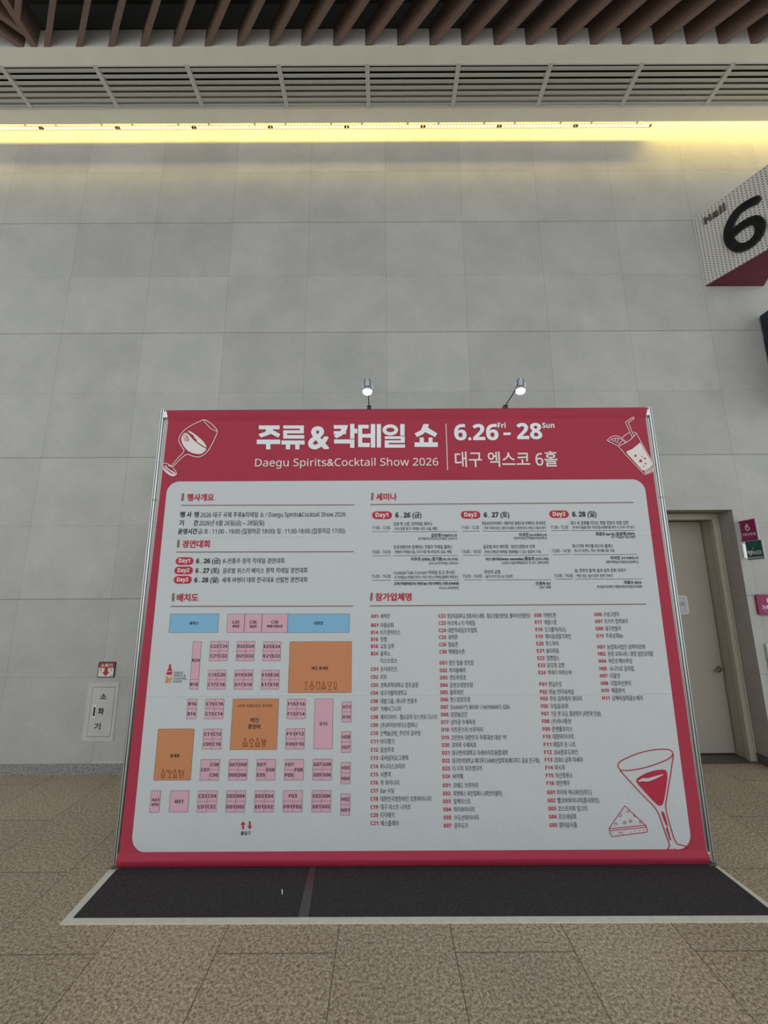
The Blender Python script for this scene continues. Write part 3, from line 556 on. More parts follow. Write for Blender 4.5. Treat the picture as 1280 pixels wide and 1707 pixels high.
    ('exhibitor_list', 'print_red', 'F11', 1.0412, 1.0929, 0.7308, 0.0335, 0.008, True),
    ('exhibitor_list', 'print_grey', '테킬라 돈 나초', 1.107, 1.2637, 0.7281, 0.0377, 0.006, False),
    ('exhibitor_list', 'print_red', 'F12', 1.0411, 1.0929, 0.6811, 0.0333, 0.008, True),
    ('exhibitor_list', 'print_grey', '264청포도와인', 1.1068, 1.2737, 0.6784, 0.0376, 0.006, False),
    ('exhibitor_list', 'print_red', 'F13', 1.0411, 1.0928, 0.6335, 0.0333, 0.008, True),
    ('exhibitor_list', 'print_grey', 'ZERO 곰취 미세차', 1.1067, 1.3045, 0.6307, 0.0374, 0.006, False),
    ('exhibitor_list', 'print_red', 'F14', 1.041, 1.0928, 0.5845, 0.0332, 0.008, True),
    ('exhibitor_list', 'print_grey', '마시주', 1.1065, 1.1773, 0.582, 0.0373, 0.006, False),
    ('exhibitor_list', 'print_red', 'F15', 1.041, 1.0927, 0.5356, 0.0331, 0.008, True),
    ('exhibitor_list', 'print_grey', '아산증류소', 1.1064, 1.2247, 0.5331, 0.0372, 0.006, False),
    ('exhibitor_list', 'print_red', 'F16', 1.0409, 1.0927, 0.4872, 0.0329, 0.008, True),
    ('exhibitor_list', 'print_grey', '대만맥주', 1.1062, 1.1995, 0.4846, 0.0372, 0.006, False),
    ('exhibitor_list', 'print_red', 'G01', 1.0408, 1.0926, 0.4316, 0.0329, 0.008, True),
    ('exhibitor_list', 'print_grey', '아이비 허니와인(미드)', 1.106, 1.3444, 0.4287, 0.0371, 0.006, False),
    ('exhibitor_list', 'print_red', 'G02', 1.0408, 1.0926, 0.382, 0.0328, 0.008, True),
    ('exhibitor_list', 'print_grey', '펠코바와이너리(홍시와인)', 1.1059, 1.3884, 0.379, 0.037, 0.006, False),
    ('exhibitor_list', 'print_red', 'G03', 1.0407, 1.0926, 0.3327, 0.0326, 0.008, True),
    ('exhibitor_list', 'print_grey', '코스트커피 밀크티', 1.1057, 1.3037, 0.3299, 0.0369, 0.006, False),
    ('exhibitor_list', 'print_red', 'G04', 1.0407, 1.0925, 0.2838, 0.0325, 0.008, True),
    ('exhibitor_list', 'print_grey', '조으네상회', 1.1056, 1.2236, 0.2812, 0.0368, 0.006, False),
    ('exhibitor_list', 'print_red', 'G05', 1.0406, 1.0925, 0.2333, 0.0325, 0.008, True),
    ('exhibitor_list', 'print_grey', '참마음식품', 1.1054, 1.225, 0.2307, 0.0368, 0.006, False),
    ('exhibitor_list', 'print_red', 'G06', 1.484, 1.5399, 1.607, 0.0353, 0.008, True),
    ('exhibitor_list', 'print_grey', '수성고량주', 1.5528, 1.6681, 1.6045, 0.0392, 0.006, False),
    ('exhibitor_list', 'print_red', 'G07', 1.4838, 1.5393, 1.5577, 0.0351, 0.008, True),
    ('exhibitor_list', 'print_grey', '또키키 컵떡볶이', 1.5528, 1.7244, 1.555, 0.0391, 0.006, False),
    ('exhibitor_list', 'print_red', 'G08', 1.4836, 1.5387, 1.5065, 0.035, 0.008, True),
    ('exhibitor_list', 'print_grey', '대구전통주', 1.5528, 1.6698, 1.5039, 0.039, 0.006, False),
    ('exhibitor_list', 'print_red', 'G15', 1.4834, 1.5381, 1.4556, 0.035, 0.008, True),
    ('exhibitor_list', 'print_grey', '주류상회Be', 1.5528, 1.6772, 1.453, 0.039, 0.006, False),
    ('exhibitor_list', 'print_red', 'H01', 1.483, 1.5371, 1.3779, 0.0349, 0.008, True),
    ('exhibitor_list', 'print_grey', '농업회사법인 삼척미로㈜', 1.5528, 1.8299, 1.3749, 0.0388, 0.006, False),
    ('exhibitor_list', 'print_red', 'H02', 1.4828, 1.5365, 1.33, 0.0347, 0.008, True),
    ('exhibitor_list', 'print_grey', '문경 오미나라 / 광양 섬진강의봄', 1.5529, 1.8805, 1.3269, 0.0388, 0.006, False),
    ('exhibitor_list', 'print_red', 'H04', 1.4826, 1.5359, 1.2802, 0.0346, 0.008, True),
    ('exhibitor_list', 'print_grey', '히든트랙브루잉', 1.5529, 1.722, 1.2776, 0.0387, 0.006, False),
    ('exhibitor_list', 'print_red', 'H05', 1.4824, 1.5353, 1.2288, 0.0346, 0.008, True),
    ('exhibitor_list', 'print_grey', '시나브로 감자칩', 1.5529, 1.7287, 1.2261, 0.0386, 0.006, False),
    ('exhibitor_list', 'print_red', 'H07', 1.4822, 1.5347, 1.1797, 0.0343, 0.008, True),
    ('exhibitor_list', 'print_grey', '다올잇', 1.5529, 1.6235, 1.1772, 0.0384, 0.006, False),
    ('exhibitor_list', 'print_red', 'H08', 1.482, 1.534, 1.129, 0.0343, 0.008, True),
    ('exhibitor_list', 'print_grey', '더함자산관리', 1.5529, 1.6951, 1.1264, 0.0383, 0.006, False),
    ('exhibitor_list', 'print_red', 'H10', 1.4818, 1.5335, 1.0806, 0.0342, 0.008, True),
    ('exhibitor_list', 'print_grey', '애플분식', 1.5529, 1.6464, 1.078, 0.0382, 0.006, False),
    ('exhibitor_list', 'print_red', 'H11', 1.4815, 1.5328, 1.0304, 0.0342, 0.008, True),
    ('exhibitor_list', 'print_grey', '남해독일마을소세지', 1.5529, 1.7667, 1.0276, 0.0382, 0.006, False),
    ('floor_plan_lettering', 'print_black', '세미나', -1.4977, -1.4314, 1.5613, 0.0261, 0.03, True),
    ('floor_plan_lettering', 'print_black', 'C25', -1.1822, -1.1313, 1.5671, 0.0297, 0.006, True),
    ('floor_plan_lettering', 'print_black', '세척존', -1.1813, -1.1283, 1.5389, 0.0237, 0.025, True),
    ('floor_plan_lettering', 'print_black', 'C26', -1.0545, -1.0036, 1.5664, 0.0297, 0.006, True),
    ('floor_plan_lettering', 'print_black', '얼음존', -1.0539, -1.0009, 1.5383, 0.0237, 0.025, True),
    ('floor_plan_lettering', 'print_black', 'C30', -0.8954, -0.8445, 1.5657, 0.0297, 0.006, True),
    ('floor_plan_lettering', 'print_black', '택배/이벤트존', -0.926, -0.8111, 1.5375, 0.0237, 0.025, True),
    ('floor_plan_lettering', 'print_black', '대회장', -0.5822, -0.5137, 1.5569, 0.0261, 0.03, True),
    ('floor_plan_lettering', 'print_black', 'B24', -1.455, -1.4005, 1.3016, 0.0299, 0.006, True),
    ('floor_plan_lettering', 'print_black', 'B18', -1.455, -1.4005, 1.1377, 0.0299, 0.006, True),
    ('floor_plan_lettering', 'print_black', 'C23', -1.326, -1.2715, 1.3978, 0.0299, 0.006, True),
    ('floor_plan_lettering', 'print_black', 'C24', -1.2607, -1.2062, 1.3978, 0.0299, 0.006, True),
    ('floor_plan_lettering', 'print_black', 'C21', -1.326, -1.2715, 1.3307, 0.0299, 0.006, True),
    ('floor_plan_lettering', 'print_black', 'C22', -1.2607, -1.2062, 1.3307, 0.0299, 0.006, True),
    ('floor_plan_lettering', 'print_black', 'D23', -1.133, -1.0785, 1.3968, 0.0299, 0.006, True),
    ('floor_plan_lettering', 'print_black', 'D24', -1.0686, -1.0141, 1.3968, 0.0299, 0.006, True),
    ('floor_plan_lettering', 'print_black', 'D21', -1.133, -1.0785, 1.3297, 0.0299, 0.006, True),
    ('floor_plan_lettering', 'print_black', 'D22', -1.0686, -1.0141, 1.3297, 0.0299, 0.006, True),
    ('floor_plan_lettering', 'print_black', 'E23', -0.9411, -0.8866, 1.3942, 0.0299, 0.006, True),
    ('floor_plan_lettering', 'print_black', 'E24', -0.8774, -0.8229, 1.3942, 0.0299, 0.006, True),
    ('floor_plan_lettering', 'print_black', 'E21', -0.9411, -0.8866, 1.3282, 0.0299, 0.006, True),
    ('floor_plan_lettering', 'print_black', 'E22', -0.8774, -0.8229, 1.3282, 0.0299, 0.006, True),
    ('floor_plan_lettering', 'print_black', 'C19', -1.3277, -1.2732, 1.2012, 0.0299, 0.006, True),
    ('floor_plan_lettering', 'print_black', 'C20', -1.2637, -1.2092, 1.2012, 0.0299, 0.006, True),
    ('floor_plan_lettering', 'print_black', 'C17', -1.3277, -1.2732, 1.1359, 0.0299, 0.006, True),
    ('floor_plan_lettering', 'print_black', 'C18', -1.2637, -1.2092, 1.1359, 0.0299, 0.006, True),
    ('floor_plan_lettering', 'print_black', 'D19', -1.1358, -1.0813, 1.2004, 0.0299, 0.006, True),
    ('floor_plan_lettering', 'print_black', 'D20', -1.0705, -1.016, 1.2004, 0.0299, 0.006, True),
    ('floor_plan_lettering', 'print_black', 'D17', -1.1358, -1.0813, 1.1349, 0.0299, 0.006, True),
    ('floor_plan_lettering', 'print_black', 'D18', -1.0705, -1.016, 1.1349, 0.0299, 0.006, True),
    ('floor_plan_lettering', 'print_black', 'E19', -0.9429, -0.8884, 1.1985, 0.0299, 0.006, True),
    ('floor_plan_lettering', 'print_black', 'E20', -0.8803, -0.8258, 1.1985, 0.0299, 0.006, True),
    ('floor_plan_lettering', 'print_black', 'E17', -0.9429, -0.8884, 1.1337, 0.0299, 0.006, True),
    ('floor_plan_lettering', 'print_black', 'E18', -0.8803, -0.8258, 1.1337, 0.0299, 0.006, True),
    ('floor_plan_lettering', 'print_black', 'C15', -1.329, -1.2745, 1.0067, 0.0299, 0.006, True),
    ('floor_plan_lettering', 'print_black', 'C16', -1.2647, -1.2102, 1.0067, 0.0299, 0.006, True),
    ('floor_plan_lettering', 'print_black', 'C13', -1.329, -1.2745, 0.941, 0.0299, 0.006, True),
    ('floor_plan_lettering', 'print_black', 'C14', -1.2647, -1.2102, 0.941, 0.0299, 0.006, True),
    ('floor_plan_lettering', 'print_black', 'F15', -0.7504, -0.6959, 1.003, 0.0299, 0.006, True),
    ('floor_plan_lettering', 'print_black', 'F16', -0.6855, -0.631, 1.003, 0.0299, 0.006, True),
    ('floor_plan_lettering', 'print_black', 'F13', -0.7504, -0.6959, 0.9379, 0.0299, 0.006, True),
    ('floor_plan_lettering', 'print_black', 'F14', -0.6855, -0.631, 0.9379, 0.0299, 0.006, True),
    ('floor_plan_lettering', 'print_black', 'C11', -1.3297, -1.2752, 0.8097, 0.0299, 0.006, True),
    ('floor_plan_lettering', 'print_black', 'C12', -1.2655, -1.211, 0.8097, 0.0299, 0.006, True),
    ('floor_plan_lettering', 'print_black', 'C09', -1.3297, -1.2752, 0.7448, 0.0299, 0.006, True),
    ('floor_plan_lettering', 'print_black', 'C10', -1.2655, -1.211, 0.7448, 0.0299, 0.006, True),
    ('floor_plan_lettering', 'print_black', 'F11', -0.7511, -0.6966, 0.8084, 0.0299, 0.006, True),
    ('floor_plan_lettering', 'print_black', 'F12', -0.6863, -0.6318, 0.8084, 0.0299, 0.006, True),
    ('floor_plan_lettering', 'print_black', 'F09', -0.7511, -0.6966, 0.7424, 0.0299, 0.006, True),
    ('floor_plan_lettering', 'print_black', 'F10', -0.6863, -0.6318, 0.7424, 0.0299, 0.006, True),
    ('floor_plan_lettering', 'print_black', 'D07', -1.138, -1.0835, 0.6145, 0.0299, 0.006, True),
    ('floor_plan_lettering', 'print_black', 'D08', -1.0743, -1.0198, 0.6145, 0.0299, 0.006, True),
    ('floor_plan_lettering', 'print_black', 'D05', -1.138, -1.0835, 0.5494, 0.0299, 0.006, True),
    ('floor_plan_lettering', 'print_black', 'D06', -1.0743, -1.0198, 0.5494, 0.0299, 0.006, True),
    ('floor_plan_lettering', 'print_black', 'G07', -0.5573, -0.5028, 0.6135, 0.0299, 0.006, True),
    ('floor_plan_lettering', 'print_black', 'G08', -0.4922, -0.4377, 0.6135, 0.0299, 0.006, True),
    ('floor_plan_lettering', 'print_black', 'G05', -0.5573, -0.5028, 0.5478, 0.0299, 0.006, True),
    ('floor_plan_lettering', 'print_black', 'G06', -0.4922, -0.4377, 0.5478, 0.0299, 0.006, True),
    ('floor_plan_lettering', 'print_black', 'C03', -1.335, -1.2805, 0.4206, 0.0299, 0.006, True),
    ('floor_plan_lettering', 'print_black', 'C04', -1.2706, -1.2161, 0.4206, 0.0299, 0.006, True),
    ('floor_plan_lettering', 'print_black', 'C01', -1.335, -1.2805, 0.3553, 0.0299, 0.006, True),
    ('floor_plan_lettering', 'print_black', 'C02', -1.2706, -1.2161, 0.3553, 0.0299, 0.006, True),
    ('floor_plan_lettering', 'print_black', 'D03', -1.1417, -1.0872, 0.4197, 0.0299, 0.006, True),
    ('floor_plan_lettering', 'print_black', 'D04', -1.0771, -1.0226, 0.4197, 0.0299, 0.006, True),
    ('floor_plan_lettering', 'print_black', 'D01', -1.1417, -1.0872, 0.3543, 0.0299, 0.006, True),
    ('floor_plan_lettering', 'print_black', 'D02', -1.0771, -1.0226, 0.3543, 0.0299, 0.006, True),
    ('floor_plan_lettering', 'print_black', 'E03', -0.9473, -0.8928, 0.4188, 0.0299, 0.006, True),
    ('floor_plan_lettering', 'print_black', 'E04', -0.8821, -0.8276, 0.4188, 0.0299, 0.006, True),
    ('floor_plan_lettering', 'print_black', 'E01', -0.9473, -0.8928, 0.3534, 0.0299, 0.006, True),
    ('floor_plan_lettering', 'print_black', 'E02', -0.8821, -0.8276, 0.3534, 0.0299, 0.006, True),
    ('floor_plan_lettering', 'print_black', 'G03', -0.5585, -0.504, 0.4178, 0.0299, 0.006, True),
    ('floor_plan_lettering', 'print_black', 'G04', -0.4937, -0.4392, 0.4178, 0.0299, 0.006, True),
    ('floor_plan_lettering', 'print_black', 'G01', -0.5585, -0.504, 0.3527, 0.0299, 0.006, True),
    ('floor_plan_lettering', 'print_black', 'G02', -0.4937, -0.4392, 0.3527, 0.0299, 0.006, True),
    ('floor_plan_lettering', 'print_black', 'B16', -1.4564, -1.4019, 1.0073, 0.0299, 0.006, True),
    ('floor_plan_lettering', 'print_black', 'B14', -1.4564, -1.4019, 0.9418, 0.0299, 0.006, True),
    ('floor_plan_lettering', 'print_black', 'H11', -0.3619, -0.3074, 0.982, 0.0299, 0.006, True),
    ('floor_plan_lettering', 'print_black', 'H10', -0.3619, -0.3074, 0.9161, 0.0299, 0.006, True),
    ('floor_plan_lettering', 'print_black', 'H08', -0.3628, -0.3083, 0.7868, 0.0299, 0.006, True),
    ('floor_plan_lettering', 'print_black', 'H07', -0.3628, -0.3083, 0.7202, 0.0299, 0.006, True),
    ('floor_plan_lettering', 'print_black', 'H05', -0.3638, -0.3093, 0.5911, 0.0299, 0.006, True),
    ('floor_plan_lettering', 'print_black', 'H04', -0.3638, -0.3093, 0.5244, 0.0299, 0.006, True),
    ('floor_plan_lettering', 'print_black', 'H02', -0.3629, -0.3084, 0.3967, 0.0299, 0.006, True),
    ('floor_plan_lettering', 'print_black', 'H01', -0.3629, -0.3084, 0.3311, 0.0299, 0.006, True),
    ('floor_plan_lettering', 'print_black', 'C07', -1.3326, -1.2781, 0.5828, 0.0299, 0.006, True),
    ('floor_plan_lettering', 'print_black', 'C08', -1.2683, -1.2138, 0.6155, 0.0299, 0.006, True),
    ('floor_plan_lettering', 'print_black', 'C06', -1.2683, -1.2138, 0.5502, 0.0299, 0.006, True),
    ('floor_plan_lettering', 'print_black', 'E07', -0.9448, -0.8903, 0.6137, 0.0299, 0.006, True),
    ('floor_plan_lettering', 'print_black', 'E05', -0.9448, -0.8903, 0.5484, 0.0299, 0.006, True),
    ('floor_plan_lettering', 'print_black', 'E08', -0.881, -0.8266, 0.581, 0.0299, 0.006, True),
    ('floor_plan_lettering', 'print_black', 'F07', -0.7525, -0.698, 0.6127, 0.0299, 0.006, True),
    ('floor_plan_lettering', 'print_black', 'F05', -0.7525, -0.698, 0.5474, 0.0299, 0.006, True),
    ('floor_plan_lettering', 'print_black', 'F08', -0.6872, -0.6327, 0.5801, 0.0299, 0.006, True),
    ('floor_plan_lettering', 'print_black', 'F03', -0.7205, -0.666, 0.4186, 0.0299, 0.006, True),
    ('floor_plan_lettering', 'print_black', 'F01', -0.7529, -0.6984, 0.3533, 0.0299, 0.006, True),
    ('floor_plan_lettering', 'print_black', 'F02', -0.6881, -0.6336, 0.3533, 0.0299, 0.006, True),
    ('floor_plan_lettering', 'print_black', 'G15', -0.523, -0.4685, 0.8731, 0.0299, 0.006, True),
    ('floor_plan_lettering', 'print_black', 'B01', -1.4933, -1.4388, 0.3888, 0.0299, 0.006, True),
    ('floor_plan_lettering', 'print_black', 'A01', -1.653, -1.6038, 0.4006, 0.0265, 0.006, True),
    ('floor_plan_lettering', 'print_black', '세척존', -1.6542, -1.6031, 0.3728, 0.0212, 0.025, True),
    ('floor_plan_lettering', 'print_black', '나만의 칵테일 한 잔, 무료제조', -1.106, -0.8587, 0.9945, 0.022, 0.014, False),
    ('floor_plan_lettering', 'print_black', '메인', -1.0111, -0.9518, 0.8977, 0.0327, 0.03, True),
    ('floor_plan_lettering', 'print_black', '중앙바', -1.0255, -0.9368, 0.8539, 0.0347, 0.03, True),
    ('floor_plan_lettering', 'print_black', '메인 휴게존', -0.5899, -0.4707, 1.2437, 0.0251, 0.03, True),
    ('floor_plan_lettering', 'print_black', '휴게존', -1.554, -1.4893, 0.6733, 0.0246, 0.03, True),
    ('floor_plan_lettering', 'print_black', '출입구', -1.0352, -0.9686, 0.1971, 0.0246, 0.02, True),
    ('floor_plan_lettering', 'print_black', 'DAEGU', -1.5786, -1.5137, 1.2208, 0.0204, 0.002, False),
    ('floor_plan_lettering', 'print_black', 'SPIRITS &', -1.5787, -1.4944, 1.2006, 0.0204, 0.002, False),
    ('floor_plan_lettering', 'print_black', 'COCKTAIL', -1.5788, -1.4817, 1.1806, 0.0204, 0.002, False),
    ('floor_plan_lettering', 'print_black', 'SHOW', -1.5789, -1.5164, 1.1609, 0.0203, 0.002, False),
]
CELLS = [
    ('print_blue', -1.6424, 1.5051, -1.2852, 1.6381),
    ('print_pink', -1.2191, 1.5042, -1.0914, 1.6352),
    ('print_pink', -1.0943, 1.5035, -0.9632, 1.6346),
    ('print_pink', -0.9656, 1.5026, -0.7739, 1.6339),
    ('print_blue', -0.7755, 1.5004, -0.3216, 1.633),
    ('print_pink', -1.4578, 1.1821, -1.3977, 1.4426),
    ('print_pink', -1.4578, 1.1149, -1.3977, 1.1821),
    ('print_pink', -1.3314, 1.375, -1.2661, 1.442),
    ('print_pink', -1.2661, 1.375, -1.2008, 1.442),
    ('print_pink', -1.3314, 1.3079, -1.2661, 1.375),
    ('print_pink', -1.2661, 1.3079, -1.2008, 1.375),
    ('print_pink', -1.138, 1.374, -1.0736, 1.441),
    ('print_pink', -1.0736, 1.374, -1.0091, 1.441),
    ('print_pink', -1.138, 1.307, -1.0736, 1.374),
    ('print_pink', -1.0736, 1.307, -1.0091, 1.374),
    ('print_pink', -0.9458, 1.372, -0.882, 1.438),
    ('print_pink', -0.882, 1.372, -0.8182, 1.438),
    ('print_pink', -0.9458, 1.306, -0.882, 1.372),
    ('print_pink', -0.882, 1.306, -0.8182, 1.372),
    ('print_pink', -1.3325, 1.1793, -1.2685, 1.2447),
    ('print_pink', -1.2685, 1.1793, -1.2044, 1.2447),
    ('print_pink', -1.3325, 1.114, -1.2685, 1.1793),
    ('print_pink', -1.2685, 1.114, -1.2044, 1.1793),
    ('print_pink', -1.1411, 1.1784, -1.0759, 1.2438),
    ('print_pink', -1.0759, 1.1784, -1.0107, 1.2438),
    ('print_pink', -1.1411, 1.113, -1.0759, 1.1784),
    ('print_pink', -1.0759, 1.113, -1.0107, 1.1784),
    ('print_pink', -0.947, 1.1768, -0.8844, 1.2416),
    ('print_pink', -0.8844, 1.1768, -0.8218, 1.2416),
    ('print_pink', -0.947, 1.1121, -0.8844, 1.1768),
    ('print_pink', -0.8844, 1.1121, -0.8218, 1.1768),
    ('print_pink', -1.3338, 0.9846, -1.2696, 1.0503),
    ('print_pink', -1.2696, 0.9846, -1.2053, 1.0503),
    ('print_pink', -1.3338, 0.9189, -1.2696, 0.9846),
    ('print_pink', -1.2696, 0.9189, -1.2053, 0.9846),
    ('print_pink', -0.7556, 0.9812, -0.6907, 1.0464),
    ('print_pink', -0.6907, 0.9812, -0.6258, 1.0464),
    ('print_pink', -0.7556, 0.9161, -0.6907, 0.9812),
    ('print_pink', -0.6907, 0.9161, -0.6258, 0.9812),
    ('print_pink', -1.3345, 0.788, -1.2704, 0.853),
    ('print_pink', -1.2704, 0.788, -1.2062, 0.853),
    ('print_pink', -1.3345, 0.723, -1.2704, 0.788),
    ('print_pink', -1.2704, 0.723, -1.2062, 0.788),
    ('print_pink', -0.7563, 0.7862, -0.6915, 0.8522),
    ('print_pink', -0.6915, 0.7862, -0.6266, 0.8522),
    ('print_pink', -0.7563, 0.7202, -0.6915, 0.7862),
    ('print_pink', -0.6915, 0.7202, -0.6266, 0.7862),
    ('print_pink', -1.1425, 0.5927, -1.0789, 0.6579),
    ('print_pink', -1.0789, 0.5927, -1.0152, 0.6579),
    ('print_pink', -1.1425, 0.5275, -1.0789, 0.5927),
    ('print_pink', -1.0789, 0.5275, -1.0152, 0.5927),
    ('print_pink', -0.5625, 0.5914, -0.4975, 0.657),
    ('print_pink', -0.4975, 0.5914, -0.4325, 0.657),
    ('print_pink', -0.5625, 0.5258, -0.4975, 0.5914),
    ('print_pink', -0.4975, 0.5258, -0.4325, 0.5914),
    ('print_pink', -1.3399, 0.3987, -1.2755, 0.464),
    ('print_pink', -1.2755, 0.3987, -1.2111, 0.464),
    ('print_pink', -1.3399, 0.3333, -1.2755, 0.3987),
    ('print_pink', -1.2755, 0.3333, -1.2111, 0.3987),
    ('print_pink', -1.1467, 0.3977, -1.0821, 0.4631),
    ('print_pink', -1.0821, 0.3977, -1.0175, 0.4631),
    ('print_pink', -1.1467, 0.3324, -1.0821, 0.3977),
    ('print_pink', -1.0821, 0.3324, -1.0175, 0.3977),
    ('print_pink', -0.9526, 0.3969, -0.8875, 0.4622),
    ('print_pink', -0.8875, 0.3969, -0.8223, 0.4622),
    ('print_pink', -0.9526, 0.3315, -0.8875, 0.3969),
    ('print_pink', -0.8875, 0.3315, -0.8223, 0.3969),
    ('print_pink', -0.5636, 0.396, -0.4988, 0.4611),
    ('print_pink', -0.4988, 0.396, -0.434, 0.4611),
    ('print_pink', -0.5636, 0.3308, -0.4988, 0.396),
    ('print_pink', -0.4988, 0.3308, -0.434, 0.396),
    ('print_pink', -1.4617, 0.9853, -1.3965, 1.0509),
    ('print_pink', -1.4617, 0.9198, -1.3965, 0.9853),
    ('print_pink', -0.368, 0.9598, -0.3013, 1.0257),
    ('print_pink', -0.368, 0.8938, -0.3013, 0.9598),
    ('print_pink', -0.368, 0.7643, -0.303, 0.8309),
    ('print_pink', -0.368, 0.6977, -0.303, 0.7643),
    ('print_pink', -0.3689, 0.5685, -0.3042, 0.6353),
    ('print_pink', -0.3689, 0.5018, -0.3042, 0.5685),
    ('print_pink', -0.3676, 0.3746, -0.3037, 0.4402),
    ('print_pink', -0.3676, 0.3091, -0.3037, 0.3746),
    ('print_pink', -1.3375, 0.5284, -1.2732, 0.6588),
    ('print_pink', -1.2732, 0.5936, -1.2089, 0.6588),
    ('print_pink', -1.2732, 0.5284, -1.2089, 0.5936),
    ('print_pink', -0.9495, 0.5918, -0.8857, 0.657),
    ('print_pink', -0.9495, 0.5266, -0.8857, 0.5918),
    ('print_pink', -0.8857, 0.5266, -0.8219, 0.657),
    ('print_pink', -0.7579, 0.5908, -0.6926, 0.6561),
    ('print_pink', -0.7579, 0.5256, -0.6926, 0.5908),
    ('print_pink', -0.6926, 0.5256, -0.6274, 0.6561),
    ('print_pink', -0.7581, 0.3967, -0.6284, 0.462),
    ('print_pink', -0.7581, 0.3313, -0.6932, 0.3967),
    ('print_pink', -0.6932, 0.3313, -0.6284, 0.3967),
    ('print_pink', -0.5602, 0.7212, -0.4313, 1.0466),
    ('print_pink', -1.5291, 0.3342, -1.4031, 0.4649),
    ('print_pink', -1.6607, 0.3333, -1.5974, 0.4655),
    ('print_orange', -1.1418, 0.7192, -0.8182, 1.0494),
    ('print_orange', -0.7533, 1.0875, -0.3033, 1.4371),
    ('print_orange', -1.6536, 0.5293, -1.401, 0.8545),
]
